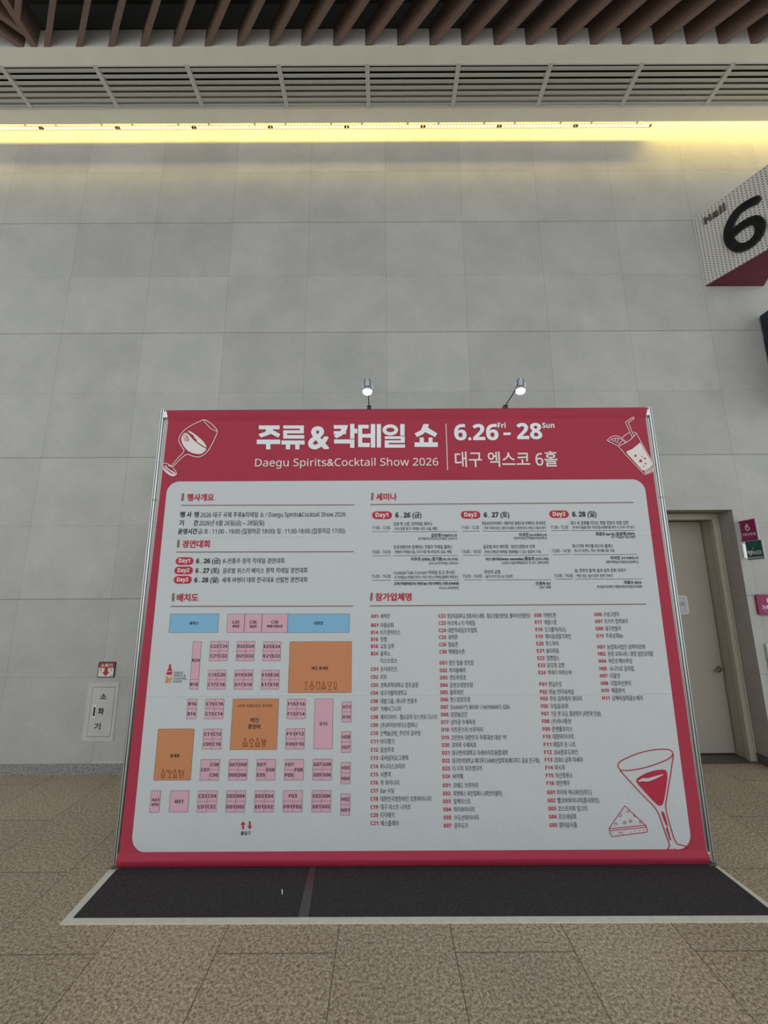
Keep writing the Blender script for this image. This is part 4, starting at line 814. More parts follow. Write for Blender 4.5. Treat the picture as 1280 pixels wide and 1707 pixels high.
DRAWN = [
    ('title_lettering', 'print_white', 'p', 0, [(-1.0693, 3.112), (-0.9018, 3.1111), (-0.9004, 3.0777), (-1.0675, 3.0786)]),
    ('title_lettering', 'print_white', 'p', 0, [(-1.0798, 2.9918), (-0.8917, 2.9908), (-0.8901, 2.9528), (-1.0777, 2.9538)]),
    ('title_lettering', 'print_white', 'p', 0, [(-1.0034, 2.9584), (-0.9685, 2.9583), (-0.9661, 2.909), (-1.0009, 2.9092)]),
    ('title_lettering', 'print_white', 'p', 0, [(-0.8727, 3.111), (-0.7064, 3.1101), (-0.7056, 3.0831), (-0.8716, 3.084)]),
    ('title_lettering', 'print_white', 'p', 0, [(-0.7368, 3.1103), (-0.7064, 3.1101), (-0.7042, 3.0421), (-0.7345, 3.0423)]),
    ('title_lettering', 'print_white', 'p', 0, [(-0.871, 3.0699), (-0.7051, 3.069), (-0.7042, 3.0421), (-0.8698, 3.043)]),
    ('title_lettering', 'print_white', 'p', 0, [(-0.871, 3.0699), (-0.8395, 3.0697), (-0.8366, 2.9982), (-0.868, 2.9983)]),
    ('title_lettering', 'print_white', 'p', 0, [(-0.8693, 3.0289), (-0.7002, 3.0281), (-0.6992, 2.9975), (-0.868, 2.9983)]),
    ('title_lettering', 'print_white', 'p', 0, [(-0.8818, 2.9832), (-0.6963, 2.9822), (-0.6952, 2.948), (-0.8803, 2.949)]),
    ('title_lettering', 'print_white', 'p', 0, [(-0.8444, 2.9526), (-0.8107, 2.9524), (-0.809, 2.9082), (-0.8426, 2.9084)]),
    ('title_lettering', 'print_white', 'p', 0, [(-0.7698, 2.9522), (-0.7362, 2.952), (-0.7347, 2.9079), (-0.7682, 2.908)]),
    ('title_lettering', 'print_white', 'p', 0, [(-0.465, 3.1115), (-0.357, 3.1109), (-0.3566, 3.0801), (-0.4644, 3.0806)]),
    ('title_lettering', 'print_white', 'p', 0, [(-0.4641, 3.0601), (-0.3648, 3.0596), (-0.3645, 3.034), (-0.4636, 3.0345)]),
    ('title_lettering', 'print_white', 'p', 0, [(-0.3328, 3.1211), (-0.2988, 3.121), (-0.2977, 2.9954), (-0.3315, 2.9956)]),
    ('title_lettering', 'print_white', 'p', 0, [(-0.3021, 3.0798), (-0.2742, 3.0796), (-0.274, 3.0412), (-0.3018, 3.0414)]),
    ('title_lettering', 'print_white', 'p', 0, [(-0.4603, 2.9899), (-0.2977, 2.9891), (-0.2974, 2.9549), (-0.4597, 2.9557)]),
    ('title_lettering', 'print_white', 'p', 0, [(-0.3314, 2.9893), (-0.2977, 2.9891), (-0.297, 2.9182), (-0.3306, 2.9184)]),
    ('title_lettering', 'print_white', 'p', 0, [(-0.2684, 3.1131), (-0.2357, 3.1129), (-0.2347, 2.9242), (-0.2671, 2.9244)]),
    ('title_lettering', 'print_white', 'p', 0, [(-0.2684, 3.1131), (-0.1835, 3.1126), (-0.1834, 3.0818), (-0.2682, 3.0822)]),
    ('title_lettering', 'print_white', 'p', 0, [(-0.2413, 3.0347), (-0.1905, 3.0344), (-0.1905, 3.0038), (-0.2411, 3.0041)]),
    ('title_lettering', 'print_white', 'p', 0, [(-0.2673, 2.9598), (-0.1747, 2.9593), (-0.1746, 2.9239), (-0.2671, 2.9244)]),
    ('title_lettering', 'print_white', 'p', 0, [(-0.199, 3.037), (-0.1627, 3.0368), (-0.1627, 3.0024), (-0.1989, 3.0026)]),
    ('title_lettering', 'print_white', 'p', 0, [(-0.1665, 3.119), (-0.1301, 3.1188), (-0.1302, 2.9199), (-0.1662, 2.9201)]),
    ('title_lettering', 'print_white', 'p', 0, [(-0.1179, 3.1187), (-0.0839, 3.1186), (-0.0846, 2.9197), (-0.1182, 2.9199)]),
    ('title_lettering', 'print_white', 'p', 0, [(0.0715, 3.1178), (0.1067, 3.1176), (0.1053, 3.0189), (0.0703, 3.019)]),
    ('title_lettering', 'print_white', 'p', 0, [(-0.0541, 3.0146), (0.1064, 3.0138), (0.1061, 2.9909), (-0.0542, 2.9917)]),
    ('title_lettering', 'print_white', 'p', 0, [(0.075, 3.0139), (0.1064, 3.0138), (0.1056, 2.9579), (0.0743, 2.958)]),
    ('title_lettering', 'print_white', 'p', 0, [(-0.0543, 2.9802), (0.1059, 2.9794), (0.1056, 2.9579), (-0.0544, 2.9587)]),
    ('title_lettering', 'print_white', 'p', 0, [(-0.0543, 2.9802), (-0.023, 2.9801), (-0.0234, 2.9181), (-0.0546, 2.9183)]),
    ('title_lettering', 'print_white', 'p', 0, [(-0.0545, 2.946), (0.1078, 2.9452), (0.1074, 2.9175), (-0.0546, 2.9183)]),
    ('title_lettering', 'print_white', 'p', 0, [(0.2256, 3.003), (0.2594, 3.0028), (0.2583, 2.9546), (0.2246, 2.9547)]),
    ('title_lettering', 'print_white', 'p', 0, [(0.2968, 3.0026), (0.3294, 3.0024), (0.328, 2.9542), (0.2956, 2.9544)]),
    ('title_lettering', 'print_white', 'p', 0, [(0.1839, 2.9625), (0.3704, 2.9616), (0.3692, 2.9224), (0.1831, 2.9234)]),
    ('title_lettering', 'print_white', 'p', 0, [(-1.0072, 3.0834), (-0.9563, 3.0831), (-0.9556, 3.0677), (-0.9758, 3.0346), (-1.0469, 3.0082), (-1.069, 3.0376), (-1.0132, 3.0578)]),
    ('title_lettering', 'print_white', 'p', 0, [(-0.9819, 3.0602), (-0.9558, 3.0729), (-0.8938, 3.038), (-0.9069, 3.0074), (-0.9787, 3.0448)]),
    ('title_lettering', 'print_white', 'p', 0, [(-0.3898, 3.1111), (-0.3509, 3.1109), (-0.3601, 3.0698), (-0.3982, 3.0214), (-0.4436, 2.9987), (-0.4634, 3.0243), (-0.4167, 3.0471)]),
    ('title_lettering', 'print_white', 'p', 0, [(0.2585, 3.1168), (0.3022, 3.1166), (0.2938, 3.0742), (0.254, 3.0309), (0.2052, 3.0056), (0.1853, 3.0376), (0.2367, 3.0642)]),
    ('title_lettering', 'print_white', 'p', 0, [(0.2671, 3.0718), (0.2965, 3.0844), (0.3678, 3.0367), (0.35, 3.0062), (0.269, 3.0487)]),
    ('title_lettering', 'print_white', 's', 0.0285, [(0.0394, 3.0678), (0.0376, 3.0592), (0.0327, 3.0512), (0.025, 3.0443), (0.0149, 3.0391), (0.0032, 3.0358), (-0.0093, 3.0348), (-0.0218, 3.036), (-0.0334, 3.0393), (-0.0434, 3.0447), (-0.0511, 3.0516), (-0.0559, 3.0596), (-0.0575, 3.0683), (-0.0558, 3.0769), (-0.0509, 3.0849), (-0.0431, 3.0918), (-0.0331, 3.0971), (-0.0213, 3.1004), (-0.0088, 3.1014), (0.0038, 3.1002), (0.0154, 3.0968), (0.0254, 3.0915), (0.0331, 3.0845), (0.0378, 3.0764), (0.0394, 3.0678)]),
    ('date_lettering', 'print_white', 'p', 0, [(0.8998, 3.0404), (0.958, 3.0421), (0.9566, 3.0207), (0.8985, 3.0189)]),
    ('title_divider', 'print_cream', 'p', 0, [(0.4373, 3.1198), (0.4436, 3.1197), (0.4437, 2.7313), (0.4371, 2.7313)]),
    ('section_headings', 'print_brown', 's', 0.0177, [(-1.6311, 2.5443), (-1.6313, 2.4986)]),
    ('section_headings', 'print_brown', 's', 0.0177, [(-1.6322, 2.1813), (-1.6322, 2.1353)]),
    ('section_headings', 'print_brown', 's', 0.0177, [(-1.6337, 1.7808), (-1.6337, 1.737)]),
    ('section_headings', 'print_brown', 's', 0.0177, [(-0.1517, 2.5417), (-0.1559, 2.4984)]),
    ('section_headings', 'print_brown', 's', 0.0177, [(-0.1576, 1.7779), (-0.1616, 1.7328)]),
    ('section_headings', 'print_brown', 's', 0.0072, [(-1.6367, 2.4566), (-0.2964, 2.4537)]),
    ('section_headings', 'print_brown', 's', 0.0072, [(-1.6408, 2.0941), (-0.2977, 2.0907)]),
    ('section_headings', 'print_brown', 's', 0.0072, [(-1.644, 1.6926), (-0.2984, 1.6882)]),
    ('section_headings', 'print_brown', 's', 0.0072, [(-0.1656, 2.4554), (1.8722, 2.4619)]),
    ('section_headings', 'print_brown', 's', 0.0072, [(-0.1691, 1.6885), (1.8727, 1.6915)]),
    ('day_badge.294', 'print_red', 's', 0.059, [(-1.6122, 2.0258), (-1.5339, 2.0254)]),
    ('day_badge.292', 'print_red', 's', 0.059, [(-1.615, 1.956), (-1.5325, 1.9556)]),
    ('day_badge.291', 'print_red', 's', 0.059, [(-1.6132, 1.8867), (-1.5356, 1.8863)]),
    ('day_badge.620', 'print_red', 's', 0.0617, [(-0.1253, 2.371), (-0.0315, 2.3705)]),
    ('day_badge.768', 'print_red', 's', 0.0606, [(0.5597, 2.3704), (0.6522, 2.3699)]),
    ('day_badge.915', 'print_red', 's', 0.059, [(1.2425, 2.3724), (1.3363, 2.3719)]),
    ('seminar_lettering', 'print_grey', 's', 0.0031, [(-0.1562, 2.2434), (-0.0224, 2.2441)]),
    ('seminar_lettering', 'print_grey', 's', 0.0031, [(0.0052, 2.2426), (0.4963, 2.2415)]),
    ('seminar_lettering', 'print_grey', 's', 0.0031, [(-0.1515, 2.0594), (-0.0147, 2.0601)]),
    ('seminar_lettering', 'print_grey', 's', 0.0031, [(0.0036, 2.0587), (0.496, 2.0576)]),
    ('seminar_lettering', 'print_grey', 's', 0.0031, [(-0.1514, 1.8751), (-0.0161, 1.8758)]),
    ('seminar_lettering', 'print_grey', 's', 0.0031, [(0.0041, 1.8743), (0.4955, 1.8732)]),
    ('seminar_lettering', 'print_grey', 's', 0.0031, [(0.5356, 2.2432), (0.6694, 2.2439)]),
    ('seminar_lettering', 'print_grey', 's', 0.0031, [(0.6924, 2.2424), (1.1812, 2.2414)]),
    ('seminar_lettering', 'print_grey', 's', 0.0031, [(0.5326, 2.0592), (0.6694, 2.0599)]),
    ('seminar_lettering', 'print_grey', 's', 0.0031, [(0.6899, 2.0584), (1.1801, 2.0574)]),
    ('seminar_lettering', 'print_grey', 's', 0.0031, [(0.5339, 1.8748), (0.6692, 1.8755)]),
    ('seminar_lettering', 'print_grey', 's', 0.0031, [(0.6917, 1.8741), (1.1831, 1.873)]),
    ('seminar_lettering', 'print_grey', 's', 0.0031, [(1.2184, 2.2445), (1.3523, 2.2452)]),
    ('seminar_lettering', 'print_grey', 's', 0.0031, [(1.3706, 2.2437), (1.8549, 2.2427)]),
    ('seminar_lettering', 'print_grey', 's', 0.0031, [(1.2169, 2.0617), (1.3493, 2.0625)]),
    ('seminar_lettering', 'print_grey', 's', 0.0031, [(1.3674, 2.061), (1.8555, 2.06)]),
    ('seminar_lettering', 'print_grey', 's', 0.0031, [(1.2195, 1.8772), (1.3504, 1.8779)]),
    ('seminar_lettering', 'print_grey', 's', 0.0031, [(1.3706, 1.8765), (1.8622, 1.8754)]),
    ('floor_plan_lettering', 'print_red', 'p', 0, [(-1.0244, 0.2775), (-1.0061, 0.2572), (-1.0171, 0.2573), (-1.0154, 0.2293), (-1.0275, 0.2293), (-1.0292, 0.2573), (-1.0402, 0.2574)]),
    ('floor_plan_lettering', 'print_red', 'p', 0, [(-0.9761, 0.2284), (-0.9602, 0.2484), (-0.9712, 0.2484), (-0.9728, 0.2765), (-0.985, 0.2766), (-0.9833, 0.2485), (-0.9943, 0.2485)]),
    ('show_logo', 'print_red', 'p', 0, [(-1.6197, 1.2844), (-1.6042, 1.2844), (-1.6046, 1.2612), (-1.5926, 1.2428), (-1.5936, 1.2398), (-1.6296, 1.24), (-1.6287, 1.2442), (-1.6197, 1.2582)]),
    ('show_logo', 'print_red', 'p', 0, [(-1.6314, 1.2321), (-1.5933, 1.2367), (-1.5924, 1.2137), (-1.6322, 1.2139)]),
    ('show_logo', 'print_orange', 'p', 0, [(-1.6316, 1.2078), (-1.6125, 1.1896), (-1.6179, 1.1582), (-1.6332, 1.1583)]),
    ('show_logo', 'print_amber', 'p', 0, [(-1.5931, 1.2076), (-1.5918, 1.1732), (-1.6001, 1.1593), (-1.6129, 1.1594), (-1.6092, 1.1883)]),
    ('wine_glass_drawing', 'print_cream', 's', 0.0059, [(-1.5214, 3.1637), (-1.5228, 3.163), (-1.5255, 3.1617), (-1.5296, 3.1597), (-1.5351, 3.1571), (-1.5434, 3.153), (-1.5543, 3.1475), (-1.568, 3.1405), (-1.5844, 3.1321), (-1.5996, 3.1238), (-1.6137, 3.1154), (-1.6266, 3.107), (-1.6384, 3.0986), (-1.6496, 3.0896), (-1.6601, 3.0801), (-1.67, 3.0699), (-1.6792, 3.0591), (-1.6871, 3.0484), (-1.6935, 3.0376), (-1.6984, 3.0269), (-1.702, 3.0162), (-1.7039, 3.0057), (-1.7041, 2.9956), (-1.7026, 2.9858), (-1.6995, 2.9762), (-1.6949, 2.9661), (-1.6889, 2.9554), (-1.6814, 2.9441), (-1.6725, 2.9322), (-1.6652, 2.9222), (-1.6597, 2.9139), (-1.6559, 2.9074), (-1.6538, 2.9026), (-1.6551, 2.8956), (-1.6599, 2.8862), (-1.6681, 2.8745), (-1.6798, 2.8605), (-1.691, 2.8465), (-1.7017, 2.8325), (-1.7121, 2.8185), (-1.722, 2.8046), (-1.7294, 2.7941), (-1.7343, 2.7872), (-1.7368, 2.7837)]),
    ('wine_glass_drawing', 'print_cream', 's', 0.0059, [(-1.5215, 3.1652), (-1.5207, 3.1651), (-1.5189, 3.1649), (-1.5163, 3.1646), (-1.5129, 3.1642), (-1.5085, 3.1629), (-1.5032, 3.1608), (-1.497, 3.1578), (-1.4898, 3.1538), (-1.4815, 3.1485), (-1.4718, 3.1416), (-1.4609, 3.1333), (-1.4488, 3.1236), (-1.4377, 3.1137), (-1.4276, 3.1037), (-1.4184, 3.0936), (-1.4103, 3.0833), (-1.4045, 3.0739), (-1.4011, 3.0655), (-1.3999, 3.058), (-1.4012, 3.0514), (-1.4039, 3.0411), (-1.4083, 3.0271), (-1.4142, 3.0093), (-1.4217, 2.9879), (-1.4292, 2.968), (-1.4369, 2.9497), (-1.4446, 2.9329), (-1.4524, 2.9175), (-1.4606, 2.9037), (-1.4692, 2.8914), (-1.4782, 2.8806), (-1.4876, 2.8712), (-1.4973, 2.8635), (-1.5075, 2.8574), (-1.5181, 2.8529), (-1.529, 2.85), (-1.5398, 2.8486), (-1.5505, 2.8487), (-1.561, 2.8502), (-1.5713, 2.8532), (-1.5817, 2.8566), (-1.5921, 2.8605), (-1.6025, 2.8648), (-1.613, 2.8695), (-1.6238, 2.8704), (-1.6347, 2.8676), (-1.6459, 2.8609), (-1.6573, 2.8504), (-1.6691, 2.8386), (-1.6814, 2.8255), (-1.6941, 2.8111), (-1.7072, 2.7955), (-1.717, 2.7838), (-1.7235, 2.776), (-1.7267, 2.7721)]),
    ('wine_glass_drawing', 'print_cream', 's', 0.0054, [(-1.5189, 3.1603), (-1.5174, 3.1583), (-1.5145, 3.1544), (-1.5102, 3.1484), (-1.5045, 3.1405), (-1.4977, 3.1322), (-1.4899, 3.1233), (-1.4811, 3.1141), (-1.4712, 3.1044), (-1.4621, 3.0959), (-1.4536, 3.0886), (-1.4457, 3.0826), (-1.4385, 3.0777), (-1.4314, 3.0738), (-1.4244, 3.0707), (-1.4174, 3.0686), (-1.4105, 3.0674), (-1.4054, 3.0664), (-1.4019, 3.0658), (-1.4002, 3.0655)]),
    ('wine_glass_drawing', 'print_cream', 's', 0.005, [(-1.814, 2.7981), (-1.8121, 2.798), (-1.8082, 2.798), (-1.8023, 2.798), (-1.7945, 2.798), (-1.7871, 2.797), (-1.7803, 2.7953), (-1.7739, 2.7926), (-1.768, 2.7891), (-1.7623, 2.7859), (-1.757, 2.7829), (-1.7521, 2.7803), (-1.7474, 2.778), (-1.7429, 2.775), (-1.7387, 2.7715), (-1.7347, 2.7675), (-1.7309, 2.7628), (-1.7265, 2.7576), (-1.7215, 2.7517), (-1.7159, 2.7454), (-1.7097, 2.7384), (-1.7047, 2.7319), (-1.7008, 2.7258), (-1.698, 2.7201), (-1.6964, 2.7149), (-1.6952, 2.711), (-1.6944, 2.7085), (-1.694, 2.7072)]),
    ('wine_glass_drawing', 'print_cream', 's', 0.0054, [(-1.8149, 2.7841), (-1.8138, 2.7826), (-1.8115, 2.7797), (-1.8082, 2.7754), (-1.8037, 2.7695), (-1.7988, 2.7634), (-1.7934, 2.757), (-1.7876, 2.7503), (-1.7814, 2.7434), (-1.7741, 2.7365), (-1.7656, 2.7299), (-1.7561, 2.7233), (-1.7455, 2.7169), (-1.7357, 2.7121), (-1.7268, 2.7089), (-1.7188, 2.7073), (-1.7115, 2.7072), (-1.7061, 2.7072), (-1.7025, 2.7072), (-1.7007, 2.7072)]),
    ('wine_glass_drawing', 'print_cream', 's', 0.01, [(-1.7897, 2.777), (-1.7765, 2.7561), (-1.7456, 2.7351), (-1.7105, 2.7165)]),
    ('wine_glass_drawing', 'print_cream', 's', 0.01, [(-1.7631, 2.7792), (-1.7357, 2.7721)]),
    ('wine_glass_drawing', 'print_cream', 'p', 0, [(-1.6634, 3.0495), (-1.6711, 3.0411), (-1.6771, 3.0325), (-1.6814, 3.0235), (-1.684, 3.0143), (-1.6848, 3.0047), (-1.6842, 2.9949), (-1.6822, 2.9848), (-1.6787, 2.9743), (-1.6738, 2.9636), (-1.668, 2.9529), (-1.6611, 2.9422), (-1.6533, 2.9316), (-1.6444, 2.9209), (-1.6349, 2.9112), (-1.6246, 2.9026), (-1.6136, 2.8951), (-1.6018, 2.8885), (-1.589, 2.883), (-1.5751, 2.8786), (-1.5602, 2.8751), (-1.5443, 2.8727), (-1.5306, 2.8722), (-1.5189, 2.8736), (-1.5093, 2.8769), (-1.5019, 2.8822), (-1.4952, 2.8877), (-1.4892, 2.8936), (-1.4839, 2.8997), (-1.4794, 2.9062), (-1.4775, 2.9116), (-1.4785, 2.916), (-1.4821, 2.9195), (-1.4885, 2.9219), (-1.4974, 2.9265), (-1.5089, 2.9333), (-1.523, 2.9424), (-1.5397, 2.9538), (-1.5547, 2.9647), (-1.568, 2.9751), (-1.5795, 2.9851), (-1.5893, 2.9947), (-1.5997, 3.0052), (-1.6106, 3.0166), (-1.6219, 3.0289), (-1.6338, 3.0421), (-1.6447, 3.05), (-1.6545, 3.0524)]),
    ('wine_glass_drawing', 'print_cream', 'p', 0, [(-1.6386, 3.068), (-1.6341, 3.0683), (-1.6292, 3.0677), (-1.624, 3.0663), (-1.6184, 3.0642), (-1.6125, 3.0613), (-1.6048, 3.0567), (-1.5952, 3.0504), (-1.5837, 3.0425), (-1.5705, 3.0328), (-1.5575, 3.0229), (-1.5448, 3.0127), (-1.5323, 3.0022), (-1.5202, 2.9914), (-1.5091, 2.9803), (-1.4992, 2.9688), (-1.4904, 2.957), (-1.4827, 2.9449), (-1.478, 2.936), (-1.4765, 2.9304), (-1.478, 2.928), (-1.4825, 2.9289), (-1.4884, 2.9311), (-1.4954, 2.9348), (-1.5037, 2.94), (-1.5132, 2.9465), (-1.5227, 2.9529), (-1.5323, 2.9592), (-1.5418, 2.9653), (-1.5513, 2.9713), (-1.5575, 2.9761), (-1.5606, 2.9797), (-1.5603, 2.9821), (-1.5568, 2.9832), (-1.5565, 2.9864), (-1.5595, 2.9914), (-1.5657, 2.9985), (-1.5751, 3.0075), (-1.5815, 3.0143), (-1.5848, 3.019), (-1.5851, 3.0215), (-1.5823, 3.0218), (-1.582, 3.0233), (-1.5842, 3.026), (-1.5889, 3.0299), (-1.5961, 3.035), (-1.6039, 3.0403), (-1.6124, 3.046), (-1.6214, 3.052), (-1.631, 3.0583), (-1.637, 3.0631), (-1.6396, 3.0663)]),
    ('wine_glass_drawing', 'print_cream', 'p', 0, [(-1.7995, 2.7406), (-1.7896, 2.7301), (-1.7792, 2.7206), (-1.7684, 2.712), (-1.7571, 2.7044), (-1.7453, 2.6976), (-1.7347, 2.6932), (-1.725, 2.6912), (-1.7165, 2.6915), (-1.7089, 2.6941), (-1.7031, 2.697), (-1.6988, 2.7003), (-1.6962, 2.704), (-1.6952, 2.708), (-1.6967, 2.7103), (-1.7007, 2.7109), (-1.7071, 2.7098), (-1.7159, 2.707), (-1.7252, 2.7065), (-1.7349, 2.7082), (-1.7451, 2.7123), (-1.7557, 2.7187), (-1.7661, 2.7258), (-1.7763, 2.7337), (-1.7863, 2.7422), (-1.7961, 2.7515), (-1.8037, 2.7579), (-1.809, 2.7615), (-1.8122, 2.762), (-1.8131, 2.7597), (-1.8112, 2.7554), (-1.8067, 2.749)]),
    ('wine_glass_drawing', 'print_red_over', 's', 0.0054, [(-1.648, 3.0452), (-1.6708, 3.0214)]),
    ('wine_glass_drawing', 'print_red_over', 's', 0.0054, [(-1.6397, 3.0284), (-1.663, 2.9999)]),
    ('wine_glass_drawing', 'print_red_over', 's', 0.0054, [(-1.6317, 3.014), (-1.6563, 2.9855)]),
    ('wine_glass_drawing', 'print_red_over', 's', 0.0054, [(-1.6223, 2.9949), (-1.6445, 2.9798)]),
    ('wine_glass_drawing', 'print_red_over', 's', 0.0054, [(-1.642, 3.0284), (-1.6247, 2.9854)]),
    ('long_drink_drawing', 'print_cream', 's', 0.0053, [(1.7243, 2.9695), (1.7516, 2.9952), (1.791, 3.0109), (1.8278, 3.0028), (1.8552, 2.9788), (1.8766, 2.9529), (1.811, 2.9217), (1.7651, 2.9476), (1.7243, 2.9695)]),
    ('long_drink_drawing', 'print_cream', 's', 0.0046, [(1.7408, 2.9655), (1.7425, 2.9667), (1.7461, 2.9692), (1.7514, 2.9729), (1.7586, 2.9778), (1.7661, 2.982), (1.774, 2.9854), (1.7823, 2.9881), (1.791, 2.99), (1.7996, 2.9909), (1.808, 2.9906), (1.8164, 2.9892), (1.8245, 2.9866), (1.8326, 2.9829), (1.8405, 2.9779), (1.8482, 2.9716), (1.8558, 2.9642), (1.8615, 2.9586), (1.8653, 2.9548), (1.8672, 2.953)]),
    ('long_drink_drawing', 'print_cream', 's', 0.0053, [(1.7686, 2.9792), (1.7723, 2.9614)]),
    ('long_drink_drawing', 'print_cream', 's', 0.0061, [(1.7961, 2.989), (1.785, 2.9574)]),
    ('long_drink_drawing', 'print_cream', 's', 0.0061, [(1.8182, 2.9849), (1.801, 2.9494)]),
    ('long_drink_drawing', 'print_cream', 's', 0.0053, [(1.8423, 2.965), (1.8147, 2.9374)]),
    ('long_drink_drawing', 'print_cream', 's', 0.0053, [(1.8106, 2.9177), (1.8142, 2.9127), (1.8215, 2.9025), (1.8324, 2.8874), (1.8469, 2.8672), (1.865, 2.8428), (1.8869, 2.8141), (1.9123, 2.7814), (1.9412, 2.7444), (1.9638, 2.7166), (1.9799, 2.6978), (1.9898, 2.6879), (1.9934, 2.6869), (2.0001, 2.688), (2.01, 2.691), (2.023, 2.6961), (2.0392, 2.7033), (2.0514, 2.7086), (2.0595, 2.7122), (2.0635, 2.714)]),
    ('long_drink_drawing', 'print_cream', 's', 0.0053, [(1.9452, 3.0381), (1.9458, 3.0381), (1.947, 3.0381), (1.9488, 3.0381), (1.9511, 3.038), (1.9537, 3.0375), (1.9564, 3.0365), (1.9593, 3.035), (1.9623, 3.033), (1.9664, 3.0267), (1.9715, 3.0162), (1.9776, 3.0015), (1.9846, 2.9826), (1.9943, 2.958), (2.0065, 2.9278), (2.0212, 2.8921), (2.0384, 2.8508), (2.0513, 2.82), (2.0598, 2.7995), (2.0641, 2.7893)]),
    ('long_drink_drawing', 'print_cream', 's', 0.0053, [(1.8766, 2.9529), (1.8795, 2.9548), (1.8854, 2.9584), (1.8941, 2.964), (1.9058, 2.9713), (1.9173, 2.9798), (1.9286, 2.9895), (1.9397, 3.0002), (1.9506, 3.0121), (1.9587, 3.021), (1.9642, 3.027), (1.9669, 3.03)]),
    ('long_drink_drawing', 'print_cream', 's', 0.0053, [(1.8495, 2.9947), (1.8516, 2.9963), (1.8557, 2.9995), (1.8619, 3.0043), (1.8702, 3.0108), (1.8781, 3.0165), (1.8855, 3.0214), (1.8925, 3.0256), (1.899, 3.0291), (1.904, 3.0317), (1.9072, 3.0334), (1.9089, 3.0343)]),
    ('long_drink_drawing', 'print_cream', 's', 0.0053, [(1.9286, 2.9943), (1.8904, 3.1187), (1.8976, 3.1307), (1.9573, 3.1689), (1.9649, 3.1628), (1.9591, 3.1527), (1.9094, 3.1186), (1.916, 3.1105), (1.9432, 3.0062)]),
    ('long_drink_drawing', 'print_cream', 's', 0.0053, [(1.9926, 2.7105), (1.9952, 2.7114), (2.0003, 2.7133), (2.008, 2.7162), (2.0182, 2.72), (2.0279, 2.7242), (2.0371, 2.729), (2.0458, 2.7343), (2.0539, 2.74), (2.0601, 2.7443), (2.0642, 2.7472), (2.0662, 2.7486)]),
    ('long_drink_drawing', 'print_cream', 's', 0.0099, [(1.9987, 2.7001), (2.0103, 2.7038)]),
    ('long_drink_drawing', 'print_cream', 's', 0.0099, [(2.0181, 2.7065), (2.028, 2.7114)]),
    ('long_drink_drawing', 'print_cream', 's', 0.0099, [(2.036, 2.716), (2.0438, 2.7191)]),
    ('long_drink_drawing', 'print_cream', 's', 0.0107, [(2.0538, 2.7244), (2.0637, 2.7294)]),
    ('long_drink_drawing', 'print_cream', 'p', 0, [(1.9875, 2.9524), (1.9623, 2.9308), (1.913, 2.8956), (1.8676, 2.8762), (1.8713, 2.8605), (1.9735, 2.7202), (1.9992, 2.7181), (2.0432, 2.743), (2.065, 2.768), (2.0512, 2.8049)]),
    ('long_drink_drawing', 'print_red_over', 'p', 0, [(1.9456, 2.8405), (1.9437, 2.8357), (1.9399, 2.8321), (1.935, 2.8308), (1.9305, 2.8322), (1.9276, 2.8357), (1.9269, 2.8406), (1.9287, 2.8455), (1.9326, 2.8491), (1.9374, 2.8503), (1.9419, 2.849), (1.9449, 2.8454)]),
    ('long_drink_drawing', 'print_red_over', 'p', 0, [(1.9934, 2.8344), (1.9924, 2.8319), (1.9904, 2.8301), (1.9879, 2.8294), (1.9855, 2.8301), (1.984, 2.832), (1.9837, 2.8345), (1.9846, 2.837), (1.9866, 2.8389), (1.9892, 2.8395), (1.9915, 2.8388), (1.993, 2.837)]),
    ('long_drink_drawing', 'print_red_over', 'p', 0, [(2.0155, 2.8176), (2.014, 2.8137), (2.0109, 2.8108), (2.0071, 2.8098), (2.0035, 2.8109), (2.0011, 2.8137), (2.0006, 2.8176), (2.0021, 2.8215), (2.0052, 2.8244), (2.009, 2.8254), (2.0126, 2.8243), (2.015, 2.8215)]),
    ('long_drink_drawing', 'print_red_over', 'p', 0, [(1.9843, 2.7975), (1.9818, 2.7911), (1.9767, 2.7864), (1.9704, 2.7847), (1.9645, 2.7865), (1.9605, 2.7912), (1.9597, 2.7976), (1.9621, 2.804), (1.9672, 2.8087), (1.9736, 2.8104), (1.9795, 2.8086), (1.9834, 2.8039)]),
    ('long_drink_drawing', 'print_red_over', 'p', 0, [(2.0151, 2.776), (2.0137, 2.7725), (2.011, 2.77), (2.0075, 2.7691), (2.0043, 2.77), (2.0021, 2.7726), (2.0017, 2.7761), (2.003, 2.7795), (2.0058, 2.7821), (2.0093, 2.783), (2.0125, 2.782), (2.0146, 2.7795)]),
    ('long_drink_drawing', 'print_red_over', 'p', 0, [(1.9971, 2.7517), (1.996, 2.7488), (1.9937, 2.7467), (1.9908, 2.7459), (1.9881, 2.7467), (1.9864, 2.7489), (1.986, 2.7518), (1.9871, 2.7546), (1.9894, 2.7568), (1.9923, 2.7575), (1.995, 2.7567), (1.9967, 2.7546)]),
